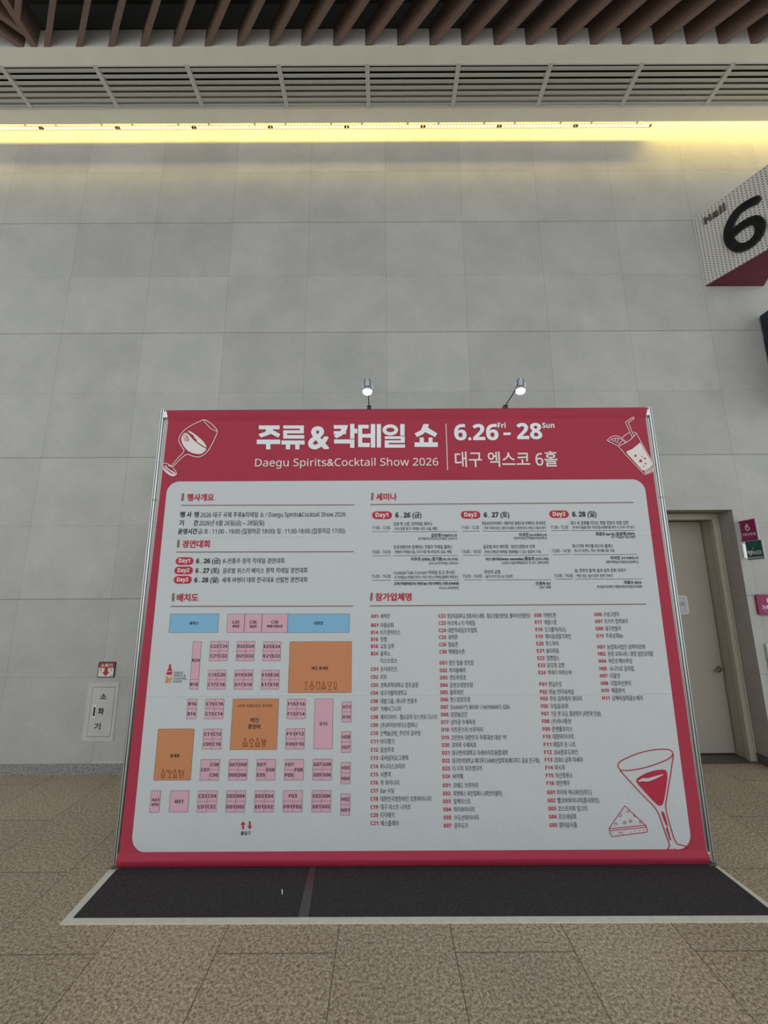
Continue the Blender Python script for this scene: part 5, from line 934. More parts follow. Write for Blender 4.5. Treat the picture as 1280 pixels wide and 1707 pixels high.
    ('cocktail_drawing', 'print_red', 's', 0.0068, [(1.5617, 0.5759), (1.5606, 0.5769), (1.5583, 0.5791), (1.5548, 0.5824), (1.5502, 0.5867), (1.5467, 0.591), (1.5442, 0.5953), (1.5427, 0.5995), (1.5424, 0.6037), (1.5428, 0.608), (1.5442, 0.6124), (1.5464, 0.6169), (1.5495, 0.6215), (1.5545, 0.6264), (1.5615, 0.6314), (1.5704, 0.6366), (1.5813, 0.642), (1.5953, 0.6481), (1.6123, 0.6551), (1.6325, 0.6628), (1.6557, 0.6712), (1.6798, 0.6789), (1.7046, 0.6859), (1.7303, 0.692), (1.7567, 0.6974), (1.7821, 0.7016), (1.8065, 0.7048), (1.8299, 0.7069), (1.8524, 0.7079), (1.8715, 0.7081), (1.8873, 0.7077), (1.8998, 0.7065), (1.909, 0.7046), (1.9167, 0.7019), (1.9229, 0.6986), (1.9277, 0.6946), (1.931, 0.6899), (1.9325, 0.685), (1.9322, 0.6799), (1.9301, 0.6746), (1.9263, 0.6692), (1.9215, 0.6639), (1.9159, 0.6589), (1.9093, 0.654), (1.9018, 0.6494), (1.8908, 0.644), (1.8763, 0.6379), (1.8583, 0.6309), (1.8368, 0.6233), (1.8145, 0.616), (1.7914, 0.6092), (1.7676, 0.6027), (1.743, 0.5966), (1.7193, 0.5913), (1.6966, 0.5868), (1.6749, 0.583), (1.6541, 0.58), (1.6347, 0.5778), (1.6166, 0.5764), (1.6, 0.5757), (1.5847, 0.5757), (1.5732, 0.5758), (1.5655, 0.5758), (1.5617, 0.5759)]),
    ('cocktail_drawing', 'print_red', 's', 0.0068, [(1.5546, 0.5728), (1.5591, 0.5678), (1.5681, 0.5577), (1.5816, 0.5427), (1.5996, 0.5227), (1.6176, 0.5027), (1.6355, 0.4828), (1.6533, 0.463), (1.6711, 0.4432), (1.6893, 0.4236), (1.7079, 0.4043), (1.7269, 0.3852), (1.7463, 0.3664), (1.7622, 0.3472), (1.7747, 0.3277), (1.7838, 0.308), (1.7895, 0.2879), (1.7951, 0.2673), (1.8006, 0.2463), (1.806, 0.2247), (1.8113, 0.2027), (1.8163, 0.1831), (1.821, 0.1659), (1.8254, 0.1511), (1.8294, 0.1388), (1.8308, 0.1276), (1.8294, 0.1176), (1.8253, 0.1088), (1.8185, 0.1012), (1.8134, 0.0954), (1.81, 0.0916), (1.8083, 0.0897)]),
    ('cocktail_drawing', 'print_red', 's', 0.0068, [(1.9346, 0.6734), (1.9323, 0.6654), (1.9276, 0.6495), (1.9207, 0.6256), (1.9115, 0.5939), (1.9018, 0.5613), (1.8914, 0.528), (1.8804, 0.4938), (1.8688, 0.4589), (1.859, 0.4287), (1.8509, 0.403), (1.8444, 0.382), (1.8397, 0.3655), (1.8374, 0.3461), (1.8377, 0.3237), (1.8405, 0.2984), (1.8459, 0.2702), (1.851, 0.2429), (1.8561, 0.2164), (1.861, 0.1907), (1.8658, 0.1659), (1.8726, 0.1467), (1.8815, 0.1333), (1.8923, 0.1254), (1.9052, 0.1232), (1.9174, 0.1208), (1.929, 0.1182), (1.9399, 0.1154), (1.9502, 0.1125), (1.9557, 0.1092), (1.9564, 0.1055), (1.9523, 0.1014), (1.9434, 0.097), (1.9368, 0.0936), (1.9323, 0.0914), (1.9301, 0.0903)]),
    ('cocktail_drawing', 'print_red', 's', 0.0054, [(1.8426, 0.1), (1.8379, 0.0896)]),
    ('cocktail_drawing', 'print_red', 's', 0.0054, [(1.8628, 0.1028), (1.8676, 0.0906)]),
    ('cocktail_drawing', 'print_red', 's', 0.0068, [(1.8846, 0.094), (1.9209, 0.095)]),
    ('cocktail_drawing', 'print_red', 'p', 0, [(1.6666, 0.5266), (1.6804, 0.5349), (1.6951, 0.5427), (1.7109, 0.5499), (1.7277, 0.5566), (1.7454, 0.5627), (1.7631, 0.5678), (1.7806, 0.5719), (1.798, 0.5751), (1.8153, 0.5774), (1.8302, 0.5788), (1.8426, 0.5795), (1.8526, 0.5795), (1.8602, 0.5787), (1.8662, 0.5762), (1.8707, 0.5719), (1.8737, 0.5659), (1.8752, 0.5582), (1.875, 0.5474), (1.8732, 0.5336), (1.8696, 0.5168), (1.8643, 0.497), (1.8586, 0.4768), (1.8524, 0.4563), (1.8458, 0.4355), (1.8388, 0.4144), (1.8324, 0.3969), (1.8267, 0.383), (1.8218, 0.3727), (1.8175, 0.366), (1.8127, 0.3612), (1.8072, 0.3582), (1.8012, 0.3571), (1.7946, 0.3579), (1.7875, 0.3607), (1.7797, 0.3656), (1.7714, 0.3726), (1.7625, 0.3817), (1.7522, 0.3926), (1.7404, 0.4054), (1.7272, 0.4202), (1.7125, 0.4369), (1.6987, 0.4527), (1.6858, 0.4676), (1.6738, 0.4815), (1.6627, 0.4945), (1.6578, 0.5063), (1.6591, 0.517)]),
    ('cocktail_drawing', 'print_panel_over', 'p', 0, [(1.6822, 0.5184), (1.6929, 0.5234), (1.702, 0.5266), (1.7094, 0.5281), (1.7151, 0.5279), (1.7191, 0.5259), (1.7295, 0.5263), (1.7464, 0.5292), (1.7698, 0.5346), (1.7997, 0.5424), (1.8223, 0.5478), (1.8378, 0.5508), (1.846, 0.5514), (1.8469, 0.5496), (1.8424, 0.5461), (1.8323, 0.541), (1.8168, 0.5343), (1.7959, 0.526), (1.7776, 0.5192), (1.7619, 0.5139), (1.7489, 0.5101), (1.7384, 0.5079), (1.7298, 0.5066), (1.723, 0.5062), (1.718, 0.5068), (1.7148, 0.5084), (1.7098, 0.5092), (1.703, 0.5092), (1.6945, 0.5085), (1.6841, 0.507), (1.6762, 0.5063), (1.6707, 0.5063), (1.6676, 0.5071), (1.667, 0.5086), (1.6692, 0.511), (1.6742, 0.5143)]),
    ('cocktail_drawing', 'print_red', 'p', 0, [(1.8085, 0.3235), (1.8132, 0.3238), (1.8175, 0.3202), (1.8213, 0.3128), (1.8247, 0.3015), (1.8276, 0.2863), (1.8302, 0.2727), (1.8323, 0.2608), (1.834, 0.2503), (1.8353, 0.2415), (1.8356, 0.2352), (1.8351, 0.2316), (1.8337, 0.2305), (1.8315, 0.2319), (1.8288, 0.2353), (1.8258, 0.2404), (1.8223, 0.2474), (1.8186, 0.2563), (1.815, 0.2663), (1.8117, 0.2774), (1.8086, 0.2897), (1.8057, 0.303), (1.8047, 0.3131), (1.8056, 0.32)]),
    ('cocktail_drawing', 'print_red', 'p', 0, [(1.8202, 0.2254), (1.8339, 0.2283), (1.8457, 0.151), (1.8376, 0.1498)]),
    ('cheese_drawing', 'print_red', 's', 0.0047, [(1.5599, 0.3571), (1.4401, 0.2242), (1.4415, 0.1949), (1.4525, 0.1744), (1.6907, 0.1996), (1.6955, 0.2113), (1.6889, 0.2378), (1.5663, 0.3541), (1.5599, 0.3571)]),
    ('cheese_drawing', 'print_red', 's', 0.0047, [(1.4397, 0.2207), (1.6894, 0.2419)]),
    ('cheese_drawing', 'print_red', 's', 0.0047, [(1.4411, 0.2089), (1.6898, 0.2295)]),
    ('cheese_drawing', 'print_red', 's', 0.0034, [(1.5232, 0.3113), (1.5272, 0.3106), (1.5303, 0.3084), (1.532, 0.3051), (1.532, 0.3014), (1.5303, 0.2979), (1.5272, 0.2952), (1.5232, 0.2937), (1.5191, 0.2937), (1.5154, 0.2953), (1.513, 0.298)]),
    ('cheese_drawing', 'print_red', 's', 0.0034, [(1.5818, 0.3351), (1.5842, 0.3329), (1.5853, 0.3299), (1.5849, 0.3267), (1.5831, 0.3238), (1.5802, 0.3216), (1.5766, 0.3207), (1.5731, 0.321), (1.5701, 0.3226), (1.5683, 0.3252), (1.5679, 0.3284)]),
    ('cheese_drawing', 'print_red', 's', 0.0034, [(1.598, 0.2665), (1.5958, 0.262), (1.5911, 0.2592), (1.5858, 0.2593), (1.5818, 0.2621), (1.5806, 0.2666), (1.5828, 0.2711), (1.5875, 0.2739), (1.5929, 0.2738), (1.5968, 0.271), (1.598, 0.2665)]),
    ('cheese_drawing', 'print_red', 's', 0.0034, [(1.5569, 0.2572), (1.5547, 0.2527), (1.5501, 0.25), (1.5447, 0.25), (1.5407, 0.2528), (1.5396, 0.2573), (1.5418, 0.2618), (1.5464, 0.2646), (1.5518, 0.2646), (1.5558, 0.2618), (1.5569, 0.2572)]),
    ('cheese_drawing', 'print_red', 's', 0.0034, [(1.478, 0.242), (1.4771, 0.2453), (1.4778, 0.2488), (1.48, 0.252), (1.4833, 0.2542), (1.4872, 0.2552), (1.4911, 0.2548), (1.4944, 0.253), (1.4965, 0.2502), (1.4971, 0.2468), (1.4961, 0.2433)]),
    ('cheese_drawing', 'print_red', 's', 0.0034, [(1.6653, 0.2615), (1.6631, 0.257), (1.6584, 0.2542), (1.653, 0.2542), (1.6491, 0.257), (1.648, 0.2615), (1.6502, 0.2661), (1.6549, 0.2688), (1.6602, 0.2688), (1.6642, 0.266), (1.6653, 0.2615)]),
    ('cheese_drawing', 'print_red', 's', 0.0034, [(1.6289, 0.2936), (1.6259, 0.2926), (1.6227, 0.2925), (1.6198, 0.2932), (1.6174, 0.2948), (1.6156, 0.2969), (1.6148, 0.2995), (1.615, 0.3023), (1.6161, 0.305), (1.6181, 0.3073), (1.6208, 0.3091)]),
    ('cheese_drawing', 'print_red', 's', 0.0034, [(1.502, 0.1905), (1.503, 0.1937), (1.5051, 0.1966), (1.5081, 0.1988), (1.5117, 0.2001), (1.5154, 0.2004), (1.5189, 0.1995), (1.5218, 0.1977), (1.5237, 0.1951), (1.5246, 0.192), (1.5242, 0.1887)]),
    ('cheese_drawing', 'print_red', 'p', 0, [(1.4629, 0.1965), (1.4617, 0.1945), (1.4593, 0.1936), (1.457, 0.1945), (1.4563, 0.1966), (1.4575, 0.1986), (1.4599, 0.1995), (1.4622, 0.1986)]),
    ('cheese_drawing', 'print_red', 'p', 0, [(1.5847, 0.2001), (1.5834, 0.198), (1.581, 0.1972), (1.5788, 0.198), (1.578, 0.2001), (1.5792, 0.2022), (1.5817, 0.203), (1.5839, 0.2021)]),
    ('cheese_drawing', 'print_red', 'p', 0, [(1.6104, 0.2046), (1.6092, 0.2026), (1.6067, 0.2017), (1.6045, 0.2026), (1.6038, 0.2047), (1.605, 0.2067), (1.6075, 0.2076), (1.6097, 0.2067)]),
    ('cheese_drawing', 'print_red', 'p', 0, [(1.6477, 0.2115), (1.6465, 0.2094), (1.6441, 0.2086), (1.6418, 0.2095), (1.6411, 0.2115), (1.6423, 0.2136), (1.6448, 0.2144), (1.647, 0.2136)]),
    ('cheese_drawing', 'print_red', 'p', 0, [(1.6745, 0.2131), (1.6733, 0.2111), (1.6708, 0.2102), (1.6686, 0.2111), (1.6679, 0.2132), (1.6691, 0.2152), (1.6715, 0.2161), (1.6738, 0.2152)]),
    ('floor_plan_lettering', 'print_dark_brown', 's', 0.0033, [(-0.6393, 1.1608), (-0.6268, 1.1364), (-0.6146, 1.1607), (-0.6393, 1.1608)]),
    ('floor_plan_lettering', 'print_dark_brown', 's', 0.0033, [(-0.6273, 1.1364), (-0.6265, 1.1121)]),
    ('floor_plan_lettering', 'print_dark_brown', 's', 0.0033, [(-0.6412, 1.1104), (-0.6119, 1.1102)]),
    ('floor_plan_lettering', 'print_dark_brown', 's', 0.0033, [(-0.5693, 1.125), (-0.5701, 1.12), (-0.5727, 1.1157), (-0.5767, 1.1124), (-0.5817, 1.1107), (-0.5871, 1.1108), (-0.5922, 1.1125), (-0.5964, 1.1158), (-0.5993, 1.1202), (-0.6003, 1.1252), (-0.5996, 1.1302), (-0.597, 1.1345), (-0.593, 1.1378), (-0.5879, 1.1395), (-0.5826, 1.1395), (-0.5774, 1.1377), (-0.5732, 1.1344), (-0.5704, 1.13), (-0.5693, 1.125)]),
    ('floor_plan_lettering', 'print_dark_brown', 's', 0.0033, [(-0.6008, 1.1318), (-0.569, 1.1317)]),
    ('floor_plan_lettering', 'print_dark_brown', 's', 0.0033, [(-0.5881, 1.1406), (-0.5887, 1.1628), (-0.5817, 1.1638), (-0.581, 1.1406)]),
    ('floor_plan_lettering', 'print_dark_brown', 's', 0.0033, [(-0.5545, 1.1593), (-0.554, 1.1426), (-0.5474, 1.1117), (-0.5321, 1.1116), (-0.5293, 1.1425), (-0.5274, 1.1591), (-0.5545, 1.1593)]),
    ('floor_plan_lettering', 'print_dark_brown', 's', 0.0033, [(-0.5543, 1.1515), (-0.5272, 1.1514)]),
    ('floor_plan_lettering', 'print_dark_brown', 's', 0.0033, [(-0.5056, 1.1624), (-0.5052, 1.1445), (-0.5146, 1.1344), (-0.514, 1.1115), (-0.4882, 1.1114), (-0.4887, 1.1343), (-0.4986, 1.1445), (-0.499, 1.1623), (-0.5056, 1.1624)]),
    ('floor_plan_lettering', 'print_dark_brown', 's', 0.0033, [(-0.5144, 1.1278), (-0.4885, 1.1276)]),
    ('floor_plan_lettering', 'print_dark_brown', 's', 0.0033, [(-0.5142, 1.1176), (-0.4883, 1.1175)]),
    ('floor_plan_lettering', 'print_dark_brown', 's', 0.0033, [(-0.4709, 1.1589), (-0.4705, 1.1416), (-0.4573, 1.1292), (-0.4446, 1.1414), (-0.445, 1.1587), (-0.4709, 1.1589)]),
    ('floor_plan_lettering', 'print_dark_brown', 's', 0.0033, [(-0.4573, 1.1292), (-0.4569, 1.1095)]),
    ('floor_plan_lettering', 'print_dark_brown', 's', 0.0033, [(-0.4685, 1.1095), (-0.4453, 1.1094)]),
    ('floor_plan_lettering', 'print_dark_brown', 's', 0.0033, [(-0.4273, 1.1575), (-0.4241, 1.1111), (-0.4112, 1.111), (-0.4084, 1.1575), (-0.4273, 1.1575)]),
    ('floor_plan_lettering', 'print_dark_brown', 's', 0.0033, [(-0.4254, 1.1199), (-0.4101, 1.1198)]),
    ('floor_plan_lettering', 'print_dark_brown', 's', 0.0039, [(-1.0454, 0.7926), (-1.0443, 0.7742), (-1.054, 0.7637), (-1.0525, 0.7402), (-1.0236, 0.74), (-1.025, 0.7636), (-1.0359, 0.7741), (-1.037, 0.7925), (-1.0454, 0.7926)]),
    ('floor_plan_lettering', 'print_dark_brown', 's', 0.0039, [(-1.0536, 0.7569), (-1.0246, 0.7568)]),
    ('floor_plan_lettering', 'print_dark_brown', 's', 0.0039, [(-1.0529, 0.7464), (-1.024, 0.7463)]),
    ('floor_plan_lettering', 'print_dark_brown', 's', 0.0039, [(-0.9805, 0.7743), (-0.9811, 0.7695), (-0.9833, 0.7653), (-0.987, 0.7621), (-0.9917, 0.7605), (-0.9967, 0.7605), (-1.0015, 0.7622), (-1.0056, 0.7654), (-1.0083, 0.7696), (-1.0095, 0.7744), (-1.0089, 0.7793), (-1.0066, 0.7835), (-1.0029, 0.7866), (-0.9983, 0.7883), (-0.9932, 0.7882), (-0.9884, 0.7865), (-0.9844, 0.7834), (-0.9816, 0.7791), (-0.9805, 0.7743)]),
    ('floor_plan_lettering', 'print_dark_brown', 's', 0.0039, [(-1.0084, 0.7796), (-0.9819, 0.7794)]),
    ('floor_plan_lettering', 'print_dark_brown', 's', 0.0039, [(-0.9947, 0.7603), (-0.9936, 0.7412)]),
    ('floor_plan_lettering', 'print_dark_brown', 's', 0.0039, [(-1.0074, 0.7392), (-0.9796, 0.739)]),
    ('floor_plan_lettering', 'print_dark_brown', 's', 0.0039, [(-0.9588, 0.7921), (-0.9579, 0.7737), (-0.9665, 0.7633), (-0.9652, 0.7397), (-0.9385, 0.7396), (-0.9397, 0.7632), (-0.9495, 0.7737), (-0.9505, 0.7921), (-0.9588, 0.7921)]),
    ('floor_plan_lettering', 'print_dark_brown', 's', 0.0039, [(-0.9661, 0.7565), (-0.9394, 0.7564)]),
    ('floor_plan_lettering', 'print_dark_brown', 's', 0.0039, [(-0.9655, 0.746), (-0.9388, 0.7459)]),
    ('floor_plan_lettering', 'print_dark_brown', 's', 0.0039, [(-0.9233, 0.7792), (-0.9184, 0.7395), (-0.8976, 0.7394), (-0.8962, 0.779), (-0.9233, 0.7792)]),
    ('floor_plan_lettering', 'print_dark_brown', 's', 0.0039, [(-0.9279, 0.7881), (-0.9097, 0.7586)]),
    ('floor_plan_lettering', 'print_dark_brown', 's', 0.0039, [(-0.9013, 0.7855), (-0.9069, 0.7586)]),
    ('floor_plan_lettering', 'print_dark_brown', 's', 0.0039, [(-0.9211, 0.7638), (-0.8974, 0.7637)]),
    ('floor_plan_lettering', 'print_dark_brown', 's', 0.0039, [(-0.919, 0.751), (-0.8976, 0.7509)]),
    ('floor_plan_lettering', 'print_dark_brown', 's', 0.0032, [(-1.5977, 0.5988), (-1.5959, 0.58), (-1.6016, 0.5694), (-1.5993, 0.5454), (-1.5789, 0.5453), (-1.5812, 0.5693), (-1.5891, 0.58), (-1.5909, 0.5987), (-1.5977, 0.5988)]),
    ('floor_plan_lettering', 'print_dark_brown', 's', 0.0032, [(-1.6009, 0.5625), (-1.5806, 0.5624)]),
    ('floor_plan_lettering', 'print_dark_brown', 's', 0.0032, [(-1.5999, 0.5518), (-1.5795, 0.5517)]),
    ('floor_plan_lettering', 'print_dark_brown', 's', 0.0032, [(-1.558, 0.5862), (-1.5285, 0.5861), (-1.546, 0.5677), (-1.558, 0.5862)]),
    ('floor_plan_lettering', 'print_dark_brown', 's', 0.0032, [(-1.546, 0.5677), (-1.5458, 0.5462)]),
    ('floor_plan_lettering', 'print_dark_brown', 's', 0.0032, [(-1.5564, 0.5458), (-1.5326, 0.5457)]),
    ('floor_plan_lettering', 'print_dark_brown', 's', 0.0032, [(-1.5544, 0.5872), (-1.5547, 0.5847), (-1.5559, 0.5825), (-1.5579, 0.5809), (-1.5605, 0.58), (-1.5633, 0.58), (-1.5661, 0.5809), (-1.5684, 0.5826), (-1.57, 0.5848), (-1.5708, 0.5873), (-1.5705, 0.5899), (-1.5693, 0.5921), (-1.5673, 0.5937), (-1.5647, 0.5946), (-1.5619, 0.5946), (-1.5591, 0.5937), (-1.5568, 0.592), (-1.5552, 0.5898), (-1.5544, 0.5872)]),
    ('floor_plan_lettering', 'print_dark_brown', 's', 0.0032, [(-1.5159, 0.5973), (-1.5142, 0.579), (-1.52, 0.5686), (-1.5179, 0.545), (-1.4975, 0.545), (-1.4997, 0.5685), (-1.5074, 0.579), (-1.5091, 0.5973), (-1.5159, 0.5973)]),
    ('floor_plan_lettering', 'print_dark_brown', 's', 0.0032, [(-1.5194, 0.5618), (-1.499, 0.5617)]),
    ('floor_plan_lettering', 'print_dark_brown', 's', 0.0032, [(-1.5184, 0.5513), (-1.4981, 0.5512)]),
    ('floor_plan_lettering', 'print_dark_brown', 's', 0.0032, [(-1.4855, 0.5869), (-1.4772, 0.5449), (-1.4534, 0.5447), (-1.4515, 0.5868), (-1.4855, 0.5869)]),
    ('floor_plan_lettering', 'print_dark_brown', 's', 0.0032, [(-1.4821, 0.5746), (-1.4515, 0.5744)]),
    ('floor_plan_lettering', 'print_dark_brown', 's', 0.0032, [(-1.4776, 0.5623), (-1.4527, 0.5621)]),
    ('floor_plan_lettering', 'print_dark_brown', 's', 0.0032, [(-1.4504, 0.5878), (-1.4441, 0.5929)]),
    ('floor_plan_lettering', 'print_dark_brown', 's', 0.0032, [(-1.4761, 0.5889), (-1.4763, 0.5874), (-1.4771, 0.586), (-1.4783, 0.585), (-1.4799, 0.5845), (-1.4816, 0.5845), (-1.4833, 0.585), (-1.4847, 0.5861), (-1.4857, 0.5874), (-1.4861, 0.589), (-1.486, 0.5905), (-1.4852, 0.5919), (-1.484, 0.5929), (-1.4824, 0.5934), (-1.4807, 0.5934), (-1.479, 0.5929), (-1.4776, 0.5918), (-1.4766, 0.5905), (-1.4761, 0.5889)]),
]
SIX = [(0.6184, 0.6544), (0.6135, 0.6562), (0.6037, 0.6598), (0.589, 0.6652), (0.5694, 0.6725), (0.5492, 0.6777), (0.5283, 0.681), (0.5069, 0.6823), (0.4848, 0.6816), (0.4639, 0.6775), (0.4444, 0.6699), (0.4261, 0.659), (0.4092, 0.6445), (0.3936, 0.6289), (0.3793, 0.6121), (0.3664, 0.5942), (0.3549, 0.575), (0.3449, 0.5544), (0.3364, 0.5324), (0.3293, 0.509), (0.3238, 0.4841), (0.3202, 0.4587), (0.3185, 0.4329), (0.3188, 0.4065), (0.3211, 0.3796), (0.3259, 0.3524), (0.3333, 0.3249), (0.3432, 0.2971), (0.3556, 0.269), (0.3688, 0.2449), (0.3826, 0.2249), (0.3972, 0.2089), (0.4125, 0.197), (0.4289, 0.1878), (0.4463, 0.1813), (0.4649, 0.1775), (0.4845, 0.1764), (0.5033, 0.1783), (0.5211, 0.1831), (0.538, 0.1908), (0.5539, 0.2014), (0.5678, 0.2142), (0.5795, 0.229), (0.5891, 0.2459), (0.5966, 0.265), (0.6018, 0.2849), (0.6048, 0.3058), (0.6055, 0.3276), (0.6041, 0.3504), (0.6002, 0.3712), (0.5941, 0.3901), (0.5857, 0.4071), (0.5749, 0.4222), (0.5625, 0.4346), (0.5484, 0.4445), (0.5326, 0.4517), (0.5151, 0.4563), (0.4973, 0.4593), (0.4791, 0.4607), (0.4605, 0.4605), (0.4416, 0.4586), (0.4233, 0.4561), (0.4057, 0.4528), (0.3888, 0.4488), (0.3725, 0.4441), (0.3602, 0.4405), (0.3521, 0.4382), (0.348, 0.437)]

for row in LETTERING: glyphs(row[2], row[8])      # outlines first, while the scene is still small
# ================================================================ THE SETTING
WY = 4.44                    # face of the tiled wall
OX0, OX1, OZ = 2.72, 3.86, 2.668   # doorway in the wall
DY = 4.65                    # face of the door frame inside the doorway
m = MB()
def quad(mb, a, b, c_, d, mi=0): mb.add([a, b, c_, d], [(0, 1, 2, 3)], mi)
quad(m, (-9, WY, 0), (OX0, WY, 0), (OX0, WY, 8.9), (-9, WY, 8.9))
quad(m, (OX1, WY, 0), (9, WY, 0), (9, WY, 8.9), (OX1, WY, 8.9))
quad(m, (OX0, WY, OZ), (OX1, WY, OZ), (OX1, WY, 8.9), (OX0, WY, 8.9))
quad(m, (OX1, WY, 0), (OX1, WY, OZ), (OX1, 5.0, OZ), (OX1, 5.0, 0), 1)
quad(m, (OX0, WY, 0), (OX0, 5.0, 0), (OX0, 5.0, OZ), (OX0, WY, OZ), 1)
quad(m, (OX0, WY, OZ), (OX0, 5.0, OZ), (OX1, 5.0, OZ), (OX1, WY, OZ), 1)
m.box(-9, 5.0, 0, 9, 5.15, 8.9, 1)
struct(m.build('wall_back', [M_WALL, M_REVEAL]))
m = MB(); m.box(-9, -6, -0.2, 9, 5.1, 0); struct(m.build('floor', M_FLOOR))
m = MB(); m.box(-9, WY - 0.012, 0, OX0, WY + 0.002, 0.097); m.box(OX1, WY - 0.012, 0, 9, WY + 0.002, 0.097); struct(m.build('baseboard_back', M_SKIRT))
m = MB(); m.box(OX1 - 0.01, WY, 0, OX1 + 0.002, DY, 0.097); m.box(OX0 - 0.002, WY, 0, OX0 + 0.01, DY, 0.097); struct(m.build('baseboard_doorway', M_SILL))
m = MB(); m.box(OX0, DY - 0.05, -0.001, OX1, 4.9, 0.006); struct(m.build('trim_1', M_SILL))

# door, its frame and lever
door = bpy.data.objects.new('door_1', None); COL.objects.link(door); struct(door); door.location = (3.3, DY, 0)
def dpart(mb, name, mt, par=None, **kw):
    o = mb.build(name, mt, par or door, **kw); o.location = (-3.3, -DY, 0) if par is None else (0, 0, 0); return o
m = MB()
for x0, x1 in ((OX0, OX0 + 0.055), (3.8, OX1 - 0.002)):
    m.box(x0, DY, 0, x1, 4.90, 2.66)
m.box(OX0 + 0.055, DY, 2.605, 3.8, 4.90, 2.66)
m.bbox(3.788, DY - 0.010, 0, 3.802, DY + 0.05, 2.62, 0.004); m.bbox(OX0 + 0.053, DY - 0.010, 0, OX0 + 0.067, DY + 0.05, 2.62, 0.004); m.bbox(OX0 + 0.06, DY - 0.010, 2.592, 3.795, DY + 0.05, 2.607, 0.004)
m.bbox(3.842, DY - 0.014, 0, 3.858, DY + 0.02, 2.662, 0.004); m.bbox(OX0 + 0.002, DY - 0.014, 0, OX0 + 0.018, DY + 0.02, 2.662, 0.004); m.bbox(OX0, DY - 0.014, 2.644, OX1 - 0.002, DY + 0.02, 2.662, 0.004)
dpart(m, 'door_frame', M_FRAME)
m = MB(); m.box(OX0 + 0.055, 4.870, 0.008, 3.8, 4.89, 2.605); dpart(m, 'rebate_gap_shade', M_GAP_SHADE)
m = MB(); m.bbox(OX0 + 0.062, 4.83, 0.018, 3.789, 4.869, 2.597, 0.003); leaf = dpart(m, 'door_leaf', M_DOOR)
m = MB(); KX, KZ = 3.740, 0.893
m.lathe([(0.036, 0), (0.036, 0.007), (0.032, 0.011), (0.012, 0.011), (0.011, 0.045), (0.006, 0.047)], 24, Matrix.Translation((KX, 4.83, KZ)) @ Matrix.Rotation(math.radians(90), 4, 'X'))
m.tube((KX, 4.787, KZ), (KX - 0.03, 4.785, KZ - 0.004), 0.010, 12); m.tube((KX - 0.03, 4.785, KZ - 0.004), (KX - 0.085, 4.787, KZ - 0.010), 0.010, 12, 0.007)
dpart(m, 'lever_handle', mat('dark_steel', (0.33, 0.32, 0.31), 0.28, metal=1.0), leaf)
m = MB(); pts = rrect(3.245, 1.503, 3.497, 1.715, 0.03)
m.prism([(x, -z) for x, z in pts], 0, 0.005, 0, Matrix.Translation((0, 4.825, 0)) @ Matrix.Rotation(math.radians(-90), 4, 'X') )
plate = dpart(m, 'door_notice_plate', M_ACRYLIC, leaf)
m = MB(); m.flat(rrect(3.256, 1.514, 3.486, 1.704, 0.022), 4.8240)
write(m, '밀어주기', 3.275, 3.448, 1.597, 0.05, 0.02, 4.8232, 1)
dpart(m, 'notice_lettering', [mat('notice_face', (0.50, 0.50, 0.54), 0.4), PRINT['print_black']], plate)

# soffit with a cove, upstand and dark slab over the slatted ceiling
SZ, SY0, SY1, UZ = 7.925, 3.517, 4.29, 8.187
GY0, GY1 = 3.680, 4.118            # grille opening
m = MB()
m.box(-9, SY0, SZ, 9, SY0 + 0.05, SZ + 0.004); m.box(-9, SY0 + 0.05, SZ, 9, GY0, SZ + 0.05); m.box(-9, GY1, SZ, 9, SY1, SZ + 0.05)
m.box(-9, GY0, SZ, -5.706, GY1, SZ + 0.05); m.box(6.3, GY0, SZ, 9, GY1, SZ + 0.05)
m.box(-9, SY1 - 0.03, SZ + 0.05, 9, SY1, SZ + 0.12)
m.box(-9, SY0 + 0.05, SZ + 0.5, 9, WY + 0.02, SZ + 0.56, 1); m.box(-9, SY0 + 0.05, SZ + 0.05, 9, SY0 + 0.07, SZ + 0.5, 1); m.box(-9, 4.16, SZ + 0.05, 9, 4.18, SZ + 0.5, 0)
struct(m.build('ceiling', [M_SOFFIT, M_DUCT]))
m = MB(); m.box(-9, SY0, SZ + 0.004, 9, SY0 + 0.05, UZ); struct(m.build('trim_2', M_UPSTAND))
m = MB(); m.box(-9, -2.0, 8.62, 9, SY0 + 0.06, 8.72); m.box(-9, SY0 + 0.02, UZ, 9, SY0 + 0.06, 8.62); struct(m.build('ceiling.001', M_SLAB))

